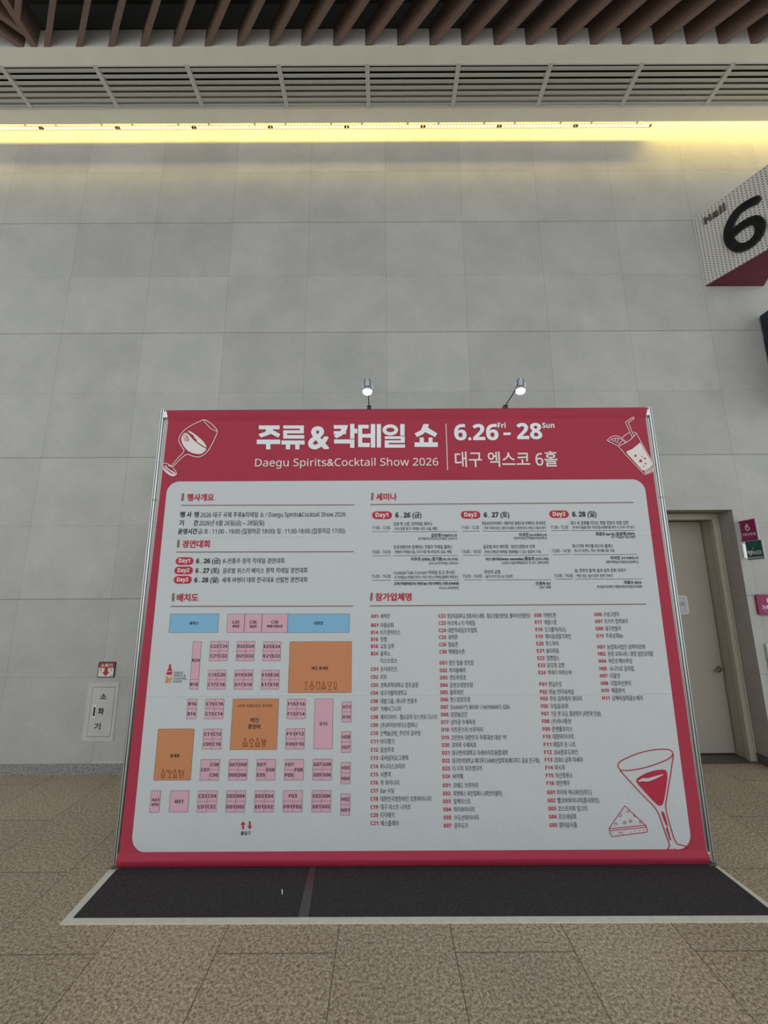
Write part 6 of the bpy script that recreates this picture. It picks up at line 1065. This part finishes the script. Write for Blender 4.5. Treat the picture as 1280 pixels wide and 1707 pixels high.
# ventilation grille panels, one per bay between the cross bars
GD = [-5.706, -4.587, -3.470, -2.379, -1.290, -0.236, 0.851, 1.948, 3.032, 4.12, 5.21, 6.3]
def grille(x0, x1, label):
    g_ = thing('vent_grille', label, 'vent', ((x0 + x1) / 2, (GY0 + GY1) / 2, SZ), 'ventilation grilles in the soffit')
    h, w = (x1 - x0) / 2, (GY1 - GY0) / 2
    f = MB(); f.box(-h, -w, -0.006, -h + 0.024, w, 0.05); f.box(h - 0.024, -w, -0.006, h, w, 0.05)
    f.box(-h, -w, -0.004, h, -w + 0.012, 0.03); f.box(-h, w - 0.012, -0.004, h, w, 0.03)
    f.build('frame', M_SLAT, g_)
    n = 7
    for k in range(n):
        yk = -w + 0.050 + (2 * w - 0.075) * k / (n - 1)
        sl = MB(); sl.add([(-h + 0.02, yk - 0.022, -0.002), (h - 0.02, yk - 0.022, -0.002), (h - 0.02, yk + 0.022, 0.012), (-h + 0.02, yk + 0.022, 0.012),
                           (-h + 0.02, yk - 0.022, 0.004), (h - 0.02, yk - 0.022, 0.004), (h - 0.02, yk + 0.022, 0.018), (-h + 0.02, yk + 0.022, 0.018)],
                          [(0, 3, 2, 1), (4, 5, 6, 7), (0, 1, 5, 4), (1, 2, 6, 5), (2, 3, 7, 6), (3, 0, 4, 7)])
        sl.build('slat', M_SLAT, g_)
    return g_
for k in range(len(GD) - 1):
    grille(GD[k] + 0.001, GD[k + 1] - 0.001, 'grey slatted vent grille in the soffit, %s from the left edge of the photo' % ORD[k])

# slatted timber ceiling: 45 degree beams that meet on a spine at the left
BZ0, BZ1, BH = BZ0_, BZ1_, BH_ = 7.93, 8.25, 0.052
def beam(name, ax, ay, bx, by, label, w=BH, on_spine=False):
    """bottom outline with the near end cut parallel to what it butts against (the upstand, or the spine)"""
    d = Vector((bx - ax, by - ay)); q_ = w * 0.7071 if abs(d.x) > 0.01 else w / 2
    e = Vector((0, q_)) if on_spine else Vector((q_, 0))
    if (d.x * e.y - d.y * e.x) < 0: e = -e
    b = MB(); b.prism([(-e.x, -e.y), (d.x - e.x, d.y - e.y), (d.x + e.x, d.y + e.y), (e.x, e.y)], 0.0, BZ1 - BZ0)
    o = b.build(name, M_WOOD); o['kind'] = 'thing'; o.location = (ax, ay, BZ0)
    return tag(o, label, 'beam', 'timber beams of the slatted ceiling')

SPX = -4.045
beam('ceiling_beam', SPX, SY0 + 0.004, SPX, 0.1, 'brown timber ceiling beam running straight out from the upstand at far left, the spine', 0.07)
k = 0
x = -3.905
while x < 4.4:
    beam('ceiling_beam', x, SY0 + 0.004, x + 3.4, SY0 - 3.396, 'brown diagonal ceiling beam ending at the upstand, %s to the right of the spine beam' % ORD[k])
    k += 1; x += 0.3685
for k in range(6):      # beams that start on the spine
    y = SY0 - 0.03 - 0.14 - 0.3685 * k - 0.09
    beam('ceiling_beam', SPX + 0.0365, y, SPX + 1.9, y - 1.83, 'brown diagonal ceiling beam starting on the right of the spine, %s from the upstand' % ORD[k], on_spine=True)
for k in range(5):
    y = SY0 - 0.03 - 0.10 - 0.3685 * k
    beam('ceiling_beam', SPX - 0.0365, y, SPX - 1.9, y - 1.83, 'brown diagonal ceiling beam starting on the left of the spine, %s from the upstand' % ORD[k], on_spine=True)
for k in range(3):
    x = SPX - 0.15 - 0.3685 * k
    beam('ceiling_beam', x, SY0 + 0.004, x - 3.4, SY0 - 3.396, 'brown diagonal ceiling beam ending at the upstand, %s to the left of the spine beam' % ORD[k])

# LED bars hanging in the slot between soffit and wall
LEDX = [3.585 - 1.032 * k for k in range(11)]
for k in range(9):
    x1 = LEDX[k]; x0 = LEDX[k + 1] + 0.004
    t = thing('led_bar', 'glowing LED bar along the wall slot, %s from the right end of the row' % ORD[k], 'light', ((x0 + x1) / 2, 4.352, 7.950), 'LED bars above the wall')
    h = (x1 - x0) / 2
    b = MB(); b.bbox(-h, -0.026, 0.002, h, 0.026, 0.022, 0.003); b.box(-h, -0.028, -0.004, h, -0.024, 0.022); b.box(-h, 0.024, -0.004, h, 0.028, 0.022); b.build('housing', M_ALU, t)
    b = MB(); b.box(-h + 0.018, -0.023, -0.001, h - 0.018, 0.023, 0.003); b.build('led_strip', M_LED, t)
    for s_ in (-1, 1):
        b = MB(); b.box(h - 0.030 if s_ > 0 else -h + 0.004, -0.012, -0.004, h - 0.004 if s_ > 0 else -h + 0.030, 0.012, 0.003); b.build('end_connector', M_BLACK_METAL, t)
    for xx in (-h * 0.6, h * 0.6):
        b = MB(); b.box(xx - 0.015, -0.01, 0.02, xx + 0.015, 0.01, 0.03); b.box(xx - 0.015, -0.075, 0.026, xx + 0.015, 0.01, 0.03); b.build('bracket', M_ALU, t)

# ================================================================ THE INFORMATION BOARD
BX0, BX1, BY, BTOP = -1.886, 2.134, 3.074, 3.25
board = thing('information_board', 'large crimson event board with white information panel on two aluminium posts', 'board', (0.12, BY, 0))
def bpart(mb, name, mt, par=None, **kw):
    o = mb.build(name, mt, par or board, **kw)
    o.location = (-0.12, -BY, 0) if par is None else (0, 0, 0)
    return o
def post_profile(cx, cy, r, gw, gd):
    """octagonal aluminium extrusion with a groove in each flat"""
    out = []
    for k in range(8):
        a = math.radians(45 * k + 22.5 - 45)
        a2 = a + math.radians(45); rr = r / math.cos(math.radians(22.5))
        p0 = Vector((math.cos(a), math.sin(a))) * rr; p1 = Vector((math.cos(a2), math.sin(a2))) * rr
        d = (p1 - p0).normalized(); mid = (p0 + p1) / 2; nn = mid.normalized()
        out += [p0, mid - d * gw, mid - d * gw - nn * gd, mid + d * gw - nn * gd, mid + d * gw]
    return [(cx + p.x, cy + p.y) for p in out]
for px_ in (BX0 + 0.0225, BX1 - 0.0225):
    p = MB(); p.prism(post_profile(px_, BY, 0.0225, 0.0036, 0.007), 0.02, 2.50); p.prism(post_profile(px_, BY, 0.0225, 0.0036, 0.007), 2.505, BTOP + 0.012)
    p.i = [1 if (q_ % 42) > 1 and ((q_ % 42) - 2) % 5 in (1, 2, 3) else 0 for q_ in range(len(p.i))]  # groove faces get the dark copy, their shade put into the colour
    po = bpart(p, 'post', [M_ALU, M_ALU_DARK])
    p = MB(); p.lathe([(0.013, 0), (0.013, BTOP - 0.03)], 12, Matrix.Translation((px_, BY, 0.02))); bpart(p, 'post_core', M_ALU_DARK, po)
    p = MB(); p.lathe([(0.030, 0.0), (0.030, 0.008), (0.012, 0.012), (0.012, 0.022)], 16, Matrix.Translation((px_, BY, 0))); bpart(p, 'foot', M_ALU_DARK, po)
p = MB(); p.box(BX0 + 0.045, BY - 0.004, 0.04, BX1 - 0.045, BY + 0.004, BTOP - 0.02); bpart(p, 'backing_board', M_BACKBOARD)
p = MB(); p.bbox(BX0 + 0.04, BY - 0.03, BTOP - 0.068, BX1 - 0.04, BY + 0.02, BTOP - 0.012, 0.004); bpart(p, 'top_rail', M_ALU)
p = MB(); p.bbox(BX0 + 0.04, BY - 0.03, 0.03, BX1 - 0.04, BY + 0.02, 0.08, 0.004); bpart(p, 'bottom_rail', M_ALU)
# banner sheet wrapped over the rails
prof = [(3.062, BTOP - 0.008), (3.034, BTOP - 0.010), (3.014, BTOP - 0.026), (3.013, BTOP - 0.032), (3.049, BTOP - 0.088), (3.0514, BTOP - 0.105), (3.0514, 0.10), (3.044, 0.085), (3.026, 0.062), (3.024, 0.055), (3.036, 0.028), (3.048, 0.010)]
NX = 40
def edge_l(z): return -1.806 - 0.036 * (3.17 - z) / 3.14
def edge_r(z): return 2.060 + 0.014 * (3.17 - z) / 3.14
v = []
for y, z in prof:
    for k in range(NX + 1):
        t_ = k / NX; v.append((edge_l(z) * (1 - t_) + edge_r(z) * t_, y, z + (0.006 * t_ if z > 3 else 0)))
f = [(a * (NX + 1) + k, (a + 1) * (NX + 1) + k, (a + 1) * (NX + 1) + k + 1, a * (NX + 1) + k + 1) for a in range(len(prof) - 1) for k in range(NX)]
p = MB(); p.add(v, f); banner = bpart(p, 'banner', M_RED, smooth=True)
YP, YF, YL, YO = 3.0500, 3.0490, 3.0480, 3.0472     # white field, fills, lettering, overprint
p = MB(); p.flat(rrect(-1.762, 0.096, 1.981, 2.648, 0.095, 10), YP); bpart(p, 'white_panel', M_WHITE, banner)
# printed matter, one sub-part per block of print
blocks = {}
PM = list(PRINT)
def blk(name): return blocks.setdefault(name, MB())
for part, mt, st, x0, x1, zb, size, fat, heavy in LETTERING:
    write(blk(part), st, x0, x1, zb, size, fat, YL, PM.index(mt), heavy)
for mt, x0, z0, x1, z1 in CELLS:
    b = blk('floor_plan'); b.flat([(x0, z0), (x1, z0), (x1, z1), (x0, z1)], YF, PM.index(mt))
    b.ribbon([(x0, z0), (x1, z0), (x1, z1), (x0, z1), (x0, z0)], 0.0022, YF - 0.0004, PM.index('print_outline'), 4)
for part, mt, kind, w, pts in DRAWN:
    over = mt.endswith('_over'); y = YO if over else (YF if part.startswith('day_badge') else YL)
    if kind == 'p': blk(part).flat(pts, y, PM.index(mt))
    else: blk(part).ribbon(pts, w, y, PM.index(mt))
for name, b in blocks.items():
    bpart(b, name.split('.')[0], list(PRINT.values()), banner)

# two arm lamps clamped on the top of the board
def arm_lamp(x, label):
    t = thing('arm_spotlight', label, 'lamp', (x, BY, BTOP), 'lamps on top of the board')
    b = MB(); b.bbox(-0.016, -0.028, -0.003, 0.016, 0.024, 0.012, 0.003); b.bbox(-0.018, -0.022, 0.012, 0.018, 0.02, 0.034, 0.004); b.build('clamp', M_BLACK_METAL, t)
    b = MB(); b.bbox(-0.019, -0.024, 0.010, 0.019, 0.022, 0.015, 0.002); b.build('clamp_plate', M_CHROME, t)
    hy, hz = -0.374, 0.0
    b = MB(); b.tube((0, -0.004, 0.03), (0, hy + 0.05, 0.036), 0.0042, 10); b.tube((0, hy + 0.05, 0.036), (0, hy + 0.038, 0.024), 0.0042, 10); b.build('arm', M_BLACK_METAL, t, smooth=True)
    T = Matrix.Translation((0, hy, hz)) @ Matrix.Rotation(math.radians(14), 4, 'X')
    b = MB(); b.lathe([(0.020, -0.016), (0.030, -0.014), (0.031, 0.0), (0.026, 0.006), (0.0245, 0.008), (0.0245, 0.050), (0.022, 0.058), (0.010, 0.061)], 28, T)
    for k in range(14):
        a = 2 * math.pi * k / 14; ca, sa = math.cos(a), math.sin(a)
        q = [Vector((0.0235 * ca - 0.0016 * sa, 0.0235 * sa + 0.0016 * ca, 0.010)), Vector((0.0235 * ca + 0.0016 * sa, 0.0235 * sa - 0.0016 * ca, 0.010)), Vector((0.0275 * ca + 0.0016 * sa, 0.0275 * sa - 0.0016 * ca, 0.010)), Vector((0.0275 * ca - 0.0016 * sa, 0.0275 * sa + 0.0016 * ca, 0.010))]
        vv = [T @ p_ for p_ in q] + [T @ (p_ + Vector((0, 0, 0.040))) for p_ in q]
        b.add(vv, [(3, 2, 1, 0), (4, 5, 6, 7), (0, 1, 5, 4), (1, 2, 6, 5), (2, 3, 7, 6), (3, 0, 4, 7)])
    b.build('lamp_head', M_LAMP, t)
    for s_ in (-1, 1):
        b = MB()
        b.tube(T @ Vector((s_ * 0.036, 0, 0.004)), T @ Vector((s_ * 0.030, 0, 0.034)), 0.0028, 8); b.tube(T @ Vector((s_ * 0.030, 0, -0.002)), T @ Vector((s_ * 0.037, 0, 0.006)), 0.0035, 8); b.build('yoke_arm', M_CHROME, t)
        b = MB(); pr = [(0.006, -0.050)] + [(0.0335 * math.cos(math.radians(a)), -0.026 - 0.026 * math.sin(math.radians(a))) for a in (70, 50, 30, 10, -10, -30)] + [(0.022, -0.010)]
    b.lathe(pr, 28, T); b.build('bulb', M_BULB, t, smooth=True)
    return t
arm_lamp(-0.180, 'left of two small chrome lamps clamped on the board top, above the title')
arm_lamp(0.935, 'right of two small chrome lamps clamped on the board top, above the dates')

# ================================================================ ON THE FLOOR
def slab(name, pts, z0, z1, mt):
    b = MB(); b.prism(pts, z0, z1); return b.build(name, mt)
tag(slab('carpet', [(-1.838, 3.040), (-1.831, 3.042), (-1.831, 3.060), (2.079, 3.060), (2.079, 3.042), (2.106, 3.040), (2.132, 2.632), (-1.824, 2.640)], 0.0, 0.004, M_CARPET), 'charcoal carpet strip on the floor in front of the board', 'carpet')
tag(slab('floor_tape', [(-1.884, 3.034), (-1.838, 3.034), (-1.824, 2.640), (-1.866, 2.600)], 0.0, 0.005, M_TAPE), 'cream tape along the left edge of the charcoal carpet', 'tape', 'tape around the carpet')
tag(slab('floor_tape', [(-1.866, 2.600), (-1.824, 2.640), (2.132, 2.632), (2.176, 2.590)], 0.0, 0.005, M_TAPE), 'long cream tape along the front edge of the charcoal carpet', 'tape', 'tape around the carpet')
tag(slab('floor_tape', [(2.176, 2.590), (2.132, 2.632), (2.108, 3.036), (2.130, 3.036)], 0.0, 0.005, M_TAPE), 'cream tape along the right edge of the charcoal carpet', 'tape', 'tape around the carpet')
tag(slab('seam_tape', [(-0.568, 3.05), (-0.526, 3.05), (-0.499, 2.640), (-0.557, 2.640)], 0.0035, 0.0052, M_SEAM), 'grey adhesive tape across the carpet seam with a reddish stain', 'tape')
tag(slab('paper_scrap', [(-0.703, 2.851), (-0.697, 2.852), (-0.686, 2.812), (-0.692, 2.811)], 0.0035, 0.0055, M_PAPER), 'tiny white scrap lying on the carpet left of the seam tape', 'litter')

# ================================================================ ON THE WALL, LEFT
ex = thing('extinguisher_cabinet', 'pale wall cabinet door lettered for a fire extinguisher, left of the board', 'cabinet', (-2.98, WY, 0.588))
def epart(mb, name, mt, par=None):
    o = mb.build(name, mt, par or ex); o.location = (2.98, -WY, -0.588) if par is None else (0, 0, 0); return o
b = MB()
for r in ((-3.146, 0.305, -3.098, 0.871), (-2.860, 0.305, -2.828, 0.871), (-3.098, 0.823, -2.860, 0.871), (-3.098, 0.305, -2.860, 0.348)):
    b.box(r[0], WY - 0.005, r[1], r[2], WY + 0.001, r[3])
epart(b, 'cabinet_frame', M_EXT_DOOR)
b = MB(); b.box(-3.098, WY - 0.0012, 0.348, -2.860, WY + 0.001, 0.823); epart(b, 'shadow_gap', M_GAP_SHADE)
b = MB(); b.bbox(-3.0945, WY - 0.006, 0.3515, -2.8635, WY - 0.001, 0.8195, 0.001); ed = epart(b, 'cabinet_door', M_EXT_DOOR)
b = MB(); b.prism([(x, -z) for x, z in rrect(-3.068, 0.525, -3.030, 0.652, 0.0185)], 0, 0.004, 0, Matrix.Translation((0, WY - 0.010, 0)) @ Matrix.Rotation(math.radians(-90), 4, 'X')); eh = epart(b, 'pull_plate', M_SIGN_WHITE, ed)
b = MB(); b.box(-3.0585, WY - 0.0115, 0.545, -3.0395, WY - 0.009, 0.632); epart(b, 'pull_slot', M_NAVY, eh)
for ch, xc, zc in (('소', -2.975, 0.731), ('화', -2.981, 0.590), ('기', -3.000, 0.446)):
    b = MB(); write(b, ch, xc - 0.029, xc + 0.029, zc - 0.025, 0.066, 0.042, WY - 0.0068); epart(b, 'door_letter', M_SIGN_BLACK, ed)
sg = thing('extinguisher_sign', 'small red and white sign with black border above the wall cabinet', 'sign', (-2.975, WY, 0.995))
def spart(mb, name, mt, par=None):
    o = mb.build(name, mt, par or sg); o.location = (2.975, -WY, -0.995) if par is None else (0, 0, 0); return o
b = MB(); b.bbox(-3.063, WY - 0.012, 0.918, -2.886, WY, 1.072, 0.003); fr = spart(b, 'border', M_SIGN_BLACK)
b = MB(); b.flat([(-3.054, 0.926), (-2.895, 0.926), (-2.895, 1.064), (-3.054, 1.064)], WY - 0.0126); b.flat([(-3.054, 1.013), (-2.895, 1.013), (-2.895, 1.064), (-3.054, 1.064)], WY - 0.0131, 1)
xc = -2.9745
b.flat([(xc - 0.018, 1.014), (xc + 0.018, 1.014), (xc + 0.018, 0.972), (xc + 0.040, 0.972), (xc, 0.932), (xc - 0.040, 0.972), (xc - 0.018, 0.972)], WY - 0.0131, 1)
write(b, '소화기', xc - 0.060, xc + 0.060, 1.024, 0.038, 0.028, WY - 0.0136, 0)
for s_ in (-1, 1): b.ribbon([(xc + s_ * 0.052, 0.985), (xc + s_ * 0.048, 0.998), (xc + s_ * 0.056, 1.003), (xc + s_ * 0.057, 0.985), (xc + s_ * 0.052, 0.985)], 0.003, WY - 0.0136, 2)
b.ribbon([(-2.925, 0.934), (-2.905, 0.934), (-2.905, 0.947)], 0.004, WY - 0.0136, 2)
spart(b, 'face_print', [mat('sign_cream', (0.66, 0.66, 0.60), 0.5), M_SIGN_RED2, M_SIGN_BLACK], fr)

# ================================================================ ON THE WALL, RIGHT
# Hall 6: wedge sign with a perforated face
hall = thing('hall_sign', 'wedge shaped perforated white sign with black 6 and maroon underside', 'sign', (4.0, WY, 5.54))
dv = Vector((0.4376, -0.8992, 0.0)); ang = math.atan2(dv.y, dv.x)
A, Bp, Cp = Vector((4.0, WY)), Vector((4.745, WY)), Vector((4.3725, WY - 0.3725 * 0.8992 / 0.4376))
b = MB(); ins = 0.006
tri = [(A.x + 0.008, WY), (Cp.x, Cp.y + 0.016), (Bp.x - 0.008, WY)]
b.prism([(x - 4.0, y - WY) for x, y in tri][::-1], 0.0, 1.0); b.build('wedge_body', M_SIGN_RED, hall)
Lf = (Cp - A).length
def face_panel(flip):
    f_ = MB(); f_.box(0, -0.004, 0.004, Lf, 0.004, 1.004)
    return f_.build('perforated_face', M_PERF, hall)
fp_ = face_panel(0); fp_.rotation_euler = (0, 0, ang)
fp2 = face_panel(1); fp2.location = (0.745, 0, 0); fp2.rotation_euler = (0, 0, math.pi - ang)
b = MB()
for (x0, z0), (x1, z1) in zip(SIX, SIX[1:]):
    L = math.hypot(x1 - x0, z1 - z0); w = 0.047; nx, nz = -(z1 - z0) / L * w, (x1 - x0) / L * w
    pp = [(x0 + nx, z0 + nz), (x1 + nx, z1 + nz), (x1 - nx, z1 - nz), (x0 - nx, z0 - nz)]
    vv = [(x, -0.034, z) for x, z in pp] + [(x, -0.003, z) for x, z in pp]
    b.add(vv, [(0, 1, 2, 3), (7, 6, 5, 4), (0, 4, 5, 1), (1, 5, 6, 2), (2, 6, 7, 3), (3, 7, 4, 0)])
for x, z in SIX[1:]:
    b.lathe([(0.047, 0.003), (0.047, 0.034)], 20, Matrix.Translation((x, 0, z)) @ Matrix.Rotation(math.radians(90), 4, 'X'))
b.build('numeral', M_SIGN_BLACK, fp_)
v_, f_ = glyphs('Hall', True, 0.06)
mx = max(p[0] for p in v_); b = MB(); b.add([(0.104 + p[0] / mx * 0.235, -0.004 - 0.012 - p[2] * 0.16, 0.806 + p[1] * 0.132) for p in v_], f_); b.build('hall_lettering', M_SIGN_BROWN_REFLECT, fp_)

nv = thing('projecting_display', 'dark navy display projecting from the wall below the wedge sign, cut by the right edge', 'sign', (4.62, WY, 4.5))
b = MB(); b.bbox(-0.03, -0.72, -0.62, 0.03, -0.02, 0.598, 0.004); b.build('display_case', M_NAVY, nv)
b = MB(); b.box(-0.012, -0.03, -0.3, 0.012, 0.0, 0.3); b.build('wall_bracket', M_BLACK_METAL, nv)

def pictogram(mb, xc, zc, s_, y, mi):
    """round seated figure with a bowed head holding a bundle"""
    c8 = lambda cx, cz, r, n=16: [(cx + r * math.cos(2 * math.pi * k / n), cz + r * math.sin(2 * math.pi * k / n)) for k in range(n)]
    mb.flat(c8(xc - 0.05 * s_, zc + 0.62 * s_, 0.24 * s_), y, mi)
    arc = [(xc + 0.50 * s_ * math.cos(math.radians(a)), zc - 0.12 * s_ + 0.46 * s_ * math.sin(math.radians(a))) for a in range(70, 390, 20)]
    mb.ribbon(arc, 0.26 * s_, y, mi); mb.flat(c8(xc + 0.12 * s_, zc + 0.12 * s_, 0.17 * s_), y, mi)
    mb.flat(c8(xc - 0.62 * s_, zc + 0.30 * s_, 0.09 * s_, 8), y, mi)
# two signs standing out at right angles from the wall: built flat in their own x-z plane, then turned
def flag_sign(name, label, y0, y1, z0, z1, facemat):
    t = thing(name, label, 'sign', (3.91, WY, (z0 + z1) / 2))
    t.rotation_euler = (0, 0, math.radians(-90))       # local +x points away from the wall
    h = (z1 - z0) / 2
    b = MB(); b.bbox(WY - y1 - 0.012, 0.002, -h - 0.004, WY - y0 + 0.014, 0.010, h + 0.005, 0.002); b.build('acrylic_plate', M_ACRYLIC, t)
    b = MB(); b.bbox(0.0, -0.014, -h * 0.8, 0.012, 0.022, h * 0.8, 0.002); b.build('wall_bracket', M_ALU, t)
    b = MB(); b.box(WY - y1, -0.003, -h, WY - y0, 0.002, h); fc = b.build('face', facemat, t)
    return t, fc, WY - y1, WY - y0, h
t, fc, a0, a1, h = flag_sign('nursing_room_sign', 'magenta sign standing out from the wall above the green one', 4.246, 4.435, 2.306, 2.532, M_SIGN_WINE)
b = MB(); xm = (a0 + a1) / 2; pictogram(b, xm, 0.030, 0.048, -0.0036, 0)
write(b, '가족수유실', a0 + 0.018, a1 - 0.012, -0.058, 0.038, 0.022, -0.0036, 0); write(b, 'Babycare Room', a0 + 0.035, a1 - 0.03, -0.085, 0.016, 0.004, -0.0036, 1)
b.build('face_print', [M_SIGN_WHITE, mat('pink_lettering', (0.42, 0.11, 0.22), 0.5)], fc)
t, fc, a0, a1, h = flag_sign('defibrillator_sign', 'green AED sign with white heart standing out below the magenta one', 4.216, 4.395, 2.103, 2.300, M_SIGN_GREEN)
b = MB(); xh, zh, r = a0 + 0.040, -0.026, 0.020
heart = [(xh + r * 0.105 * 16 * math.sin(a) ** 3, zh + r * 0.105 * (13 * math.cos(a) - 5 * math.cos(2 * a) - 2 * math.cos(3 * a) - math.cos(4 * a))) for a in [2 * math.pi * k / 28 for k in range(28)]]
b.flat(heart, -0.0036, 0); b.ribbon([(xh + 0.006, zh + 0.014), (xh - 0.006, zh + 0.001), (xh + 0.005, zh - 0.001), (xh - 0.004, zh - 0.018)], 0.005, -0.0041, 2)
b.ribbon([(a0 + 0.083, 0.012), (a0 + 0.083, 0.026)], 0.005, -0.0036, 0); b.ribbon([(a0 + 0.076, 0.019), (a0 + 0.090, 0.019)], 0.005, -0.0036, 0)
write(b, 'AED', a0 + 0.072, a1 - 0.012, -0.047, 0.052, 0.008, -0.0036, 0)
write(b, '자동심장충격기', a0 + 0.03, a1 - 0.03, 0.066, 0.02, 0.004, -0.0036, 1)
write(b, 'Automated External', a0 + 0.035, a1 - 0.035, 0.050, 0.014, 0.003, -0.0036, 1); write(b, 'Defibrillator', a0 + 0.06, a1 - 0.055, 0.036, 0.014, 0.003, -0.0036, 1)
b.flat([(a0 + 0.004, -h + 0.006), (a1 - 0.004, -h + 0.006), (a1 - 0.004, -h + 0.026), (a0 + 0.004, -h + 0.026)], -0.0036, 3)
b.build('face_print', [M_SIGN_WHITE, mat('green_small_lettering', (0.08, 0.25, 0.2), 0.5), M_SIGN_GREEN, mat('pale_band', (0.38, 0.42, 0.42), 0.5)], fc)
# the larger one lies flat on the wall, cut by the frame
t = thing('nursing_room_plaque', 'magenta plaque with round corners flat on the wall, cut by the right edge', 'sign', (4.09, WY, 1.624))
b = MB(); b.prism([(x, -z) for x, z in rrect(-0.150, -0.107, 0.150, 0.107, 0.025)], 0, 0.024, 0, Matrix.Translation((0, -0.024, 0)) @ Matrix.Rotation(math.radians(-90), 4, 'X')); pb = b.build('plaque_body', M_SIGN_WINE, t)
b = MB(); pictogram(b, -0.010, 0.045, 0.055, -0.0246, 0); write(b, '가족수유실', -0.108, 0.108, -0.052, 0.054, 0.022, -0.0246, 0); write(b, 'Babycare Room', -0.09, 0.09, -0.082, 0.022, 0.004, -0.0246, 1)
b.build('face_print', [M_SIGN_WHITE, mat('pale_pink_lettering', (0.5, 0.2, 0.32), 0.5)], pb)
t = thing('wall_box', 'white metal box on the wall beside the doorway, cut by the right edge', 'cabinet', (4.15, WY, 0.95))
b = MB(); b.bbox(-0.195, -0.030, -0.33, 0.195, 0.0, 0.275, 0.018); bb = b.build('box_frame', M_CABINET, t)
b = MB(); b.bbox(-0.165, -0.034, -0.30, 0.165, -0.028, 0.245, 0.004); b.build('box_door', M_ACRYLIC, t)
b = MB(); b.bbox(0.12, -0.042, -0.06, 0.14, -0.033, 0.02, 0.003); b.build('latch', M_CHROME, t)

bpy.data.objects.remove(txt_obj, do_unlink=True)
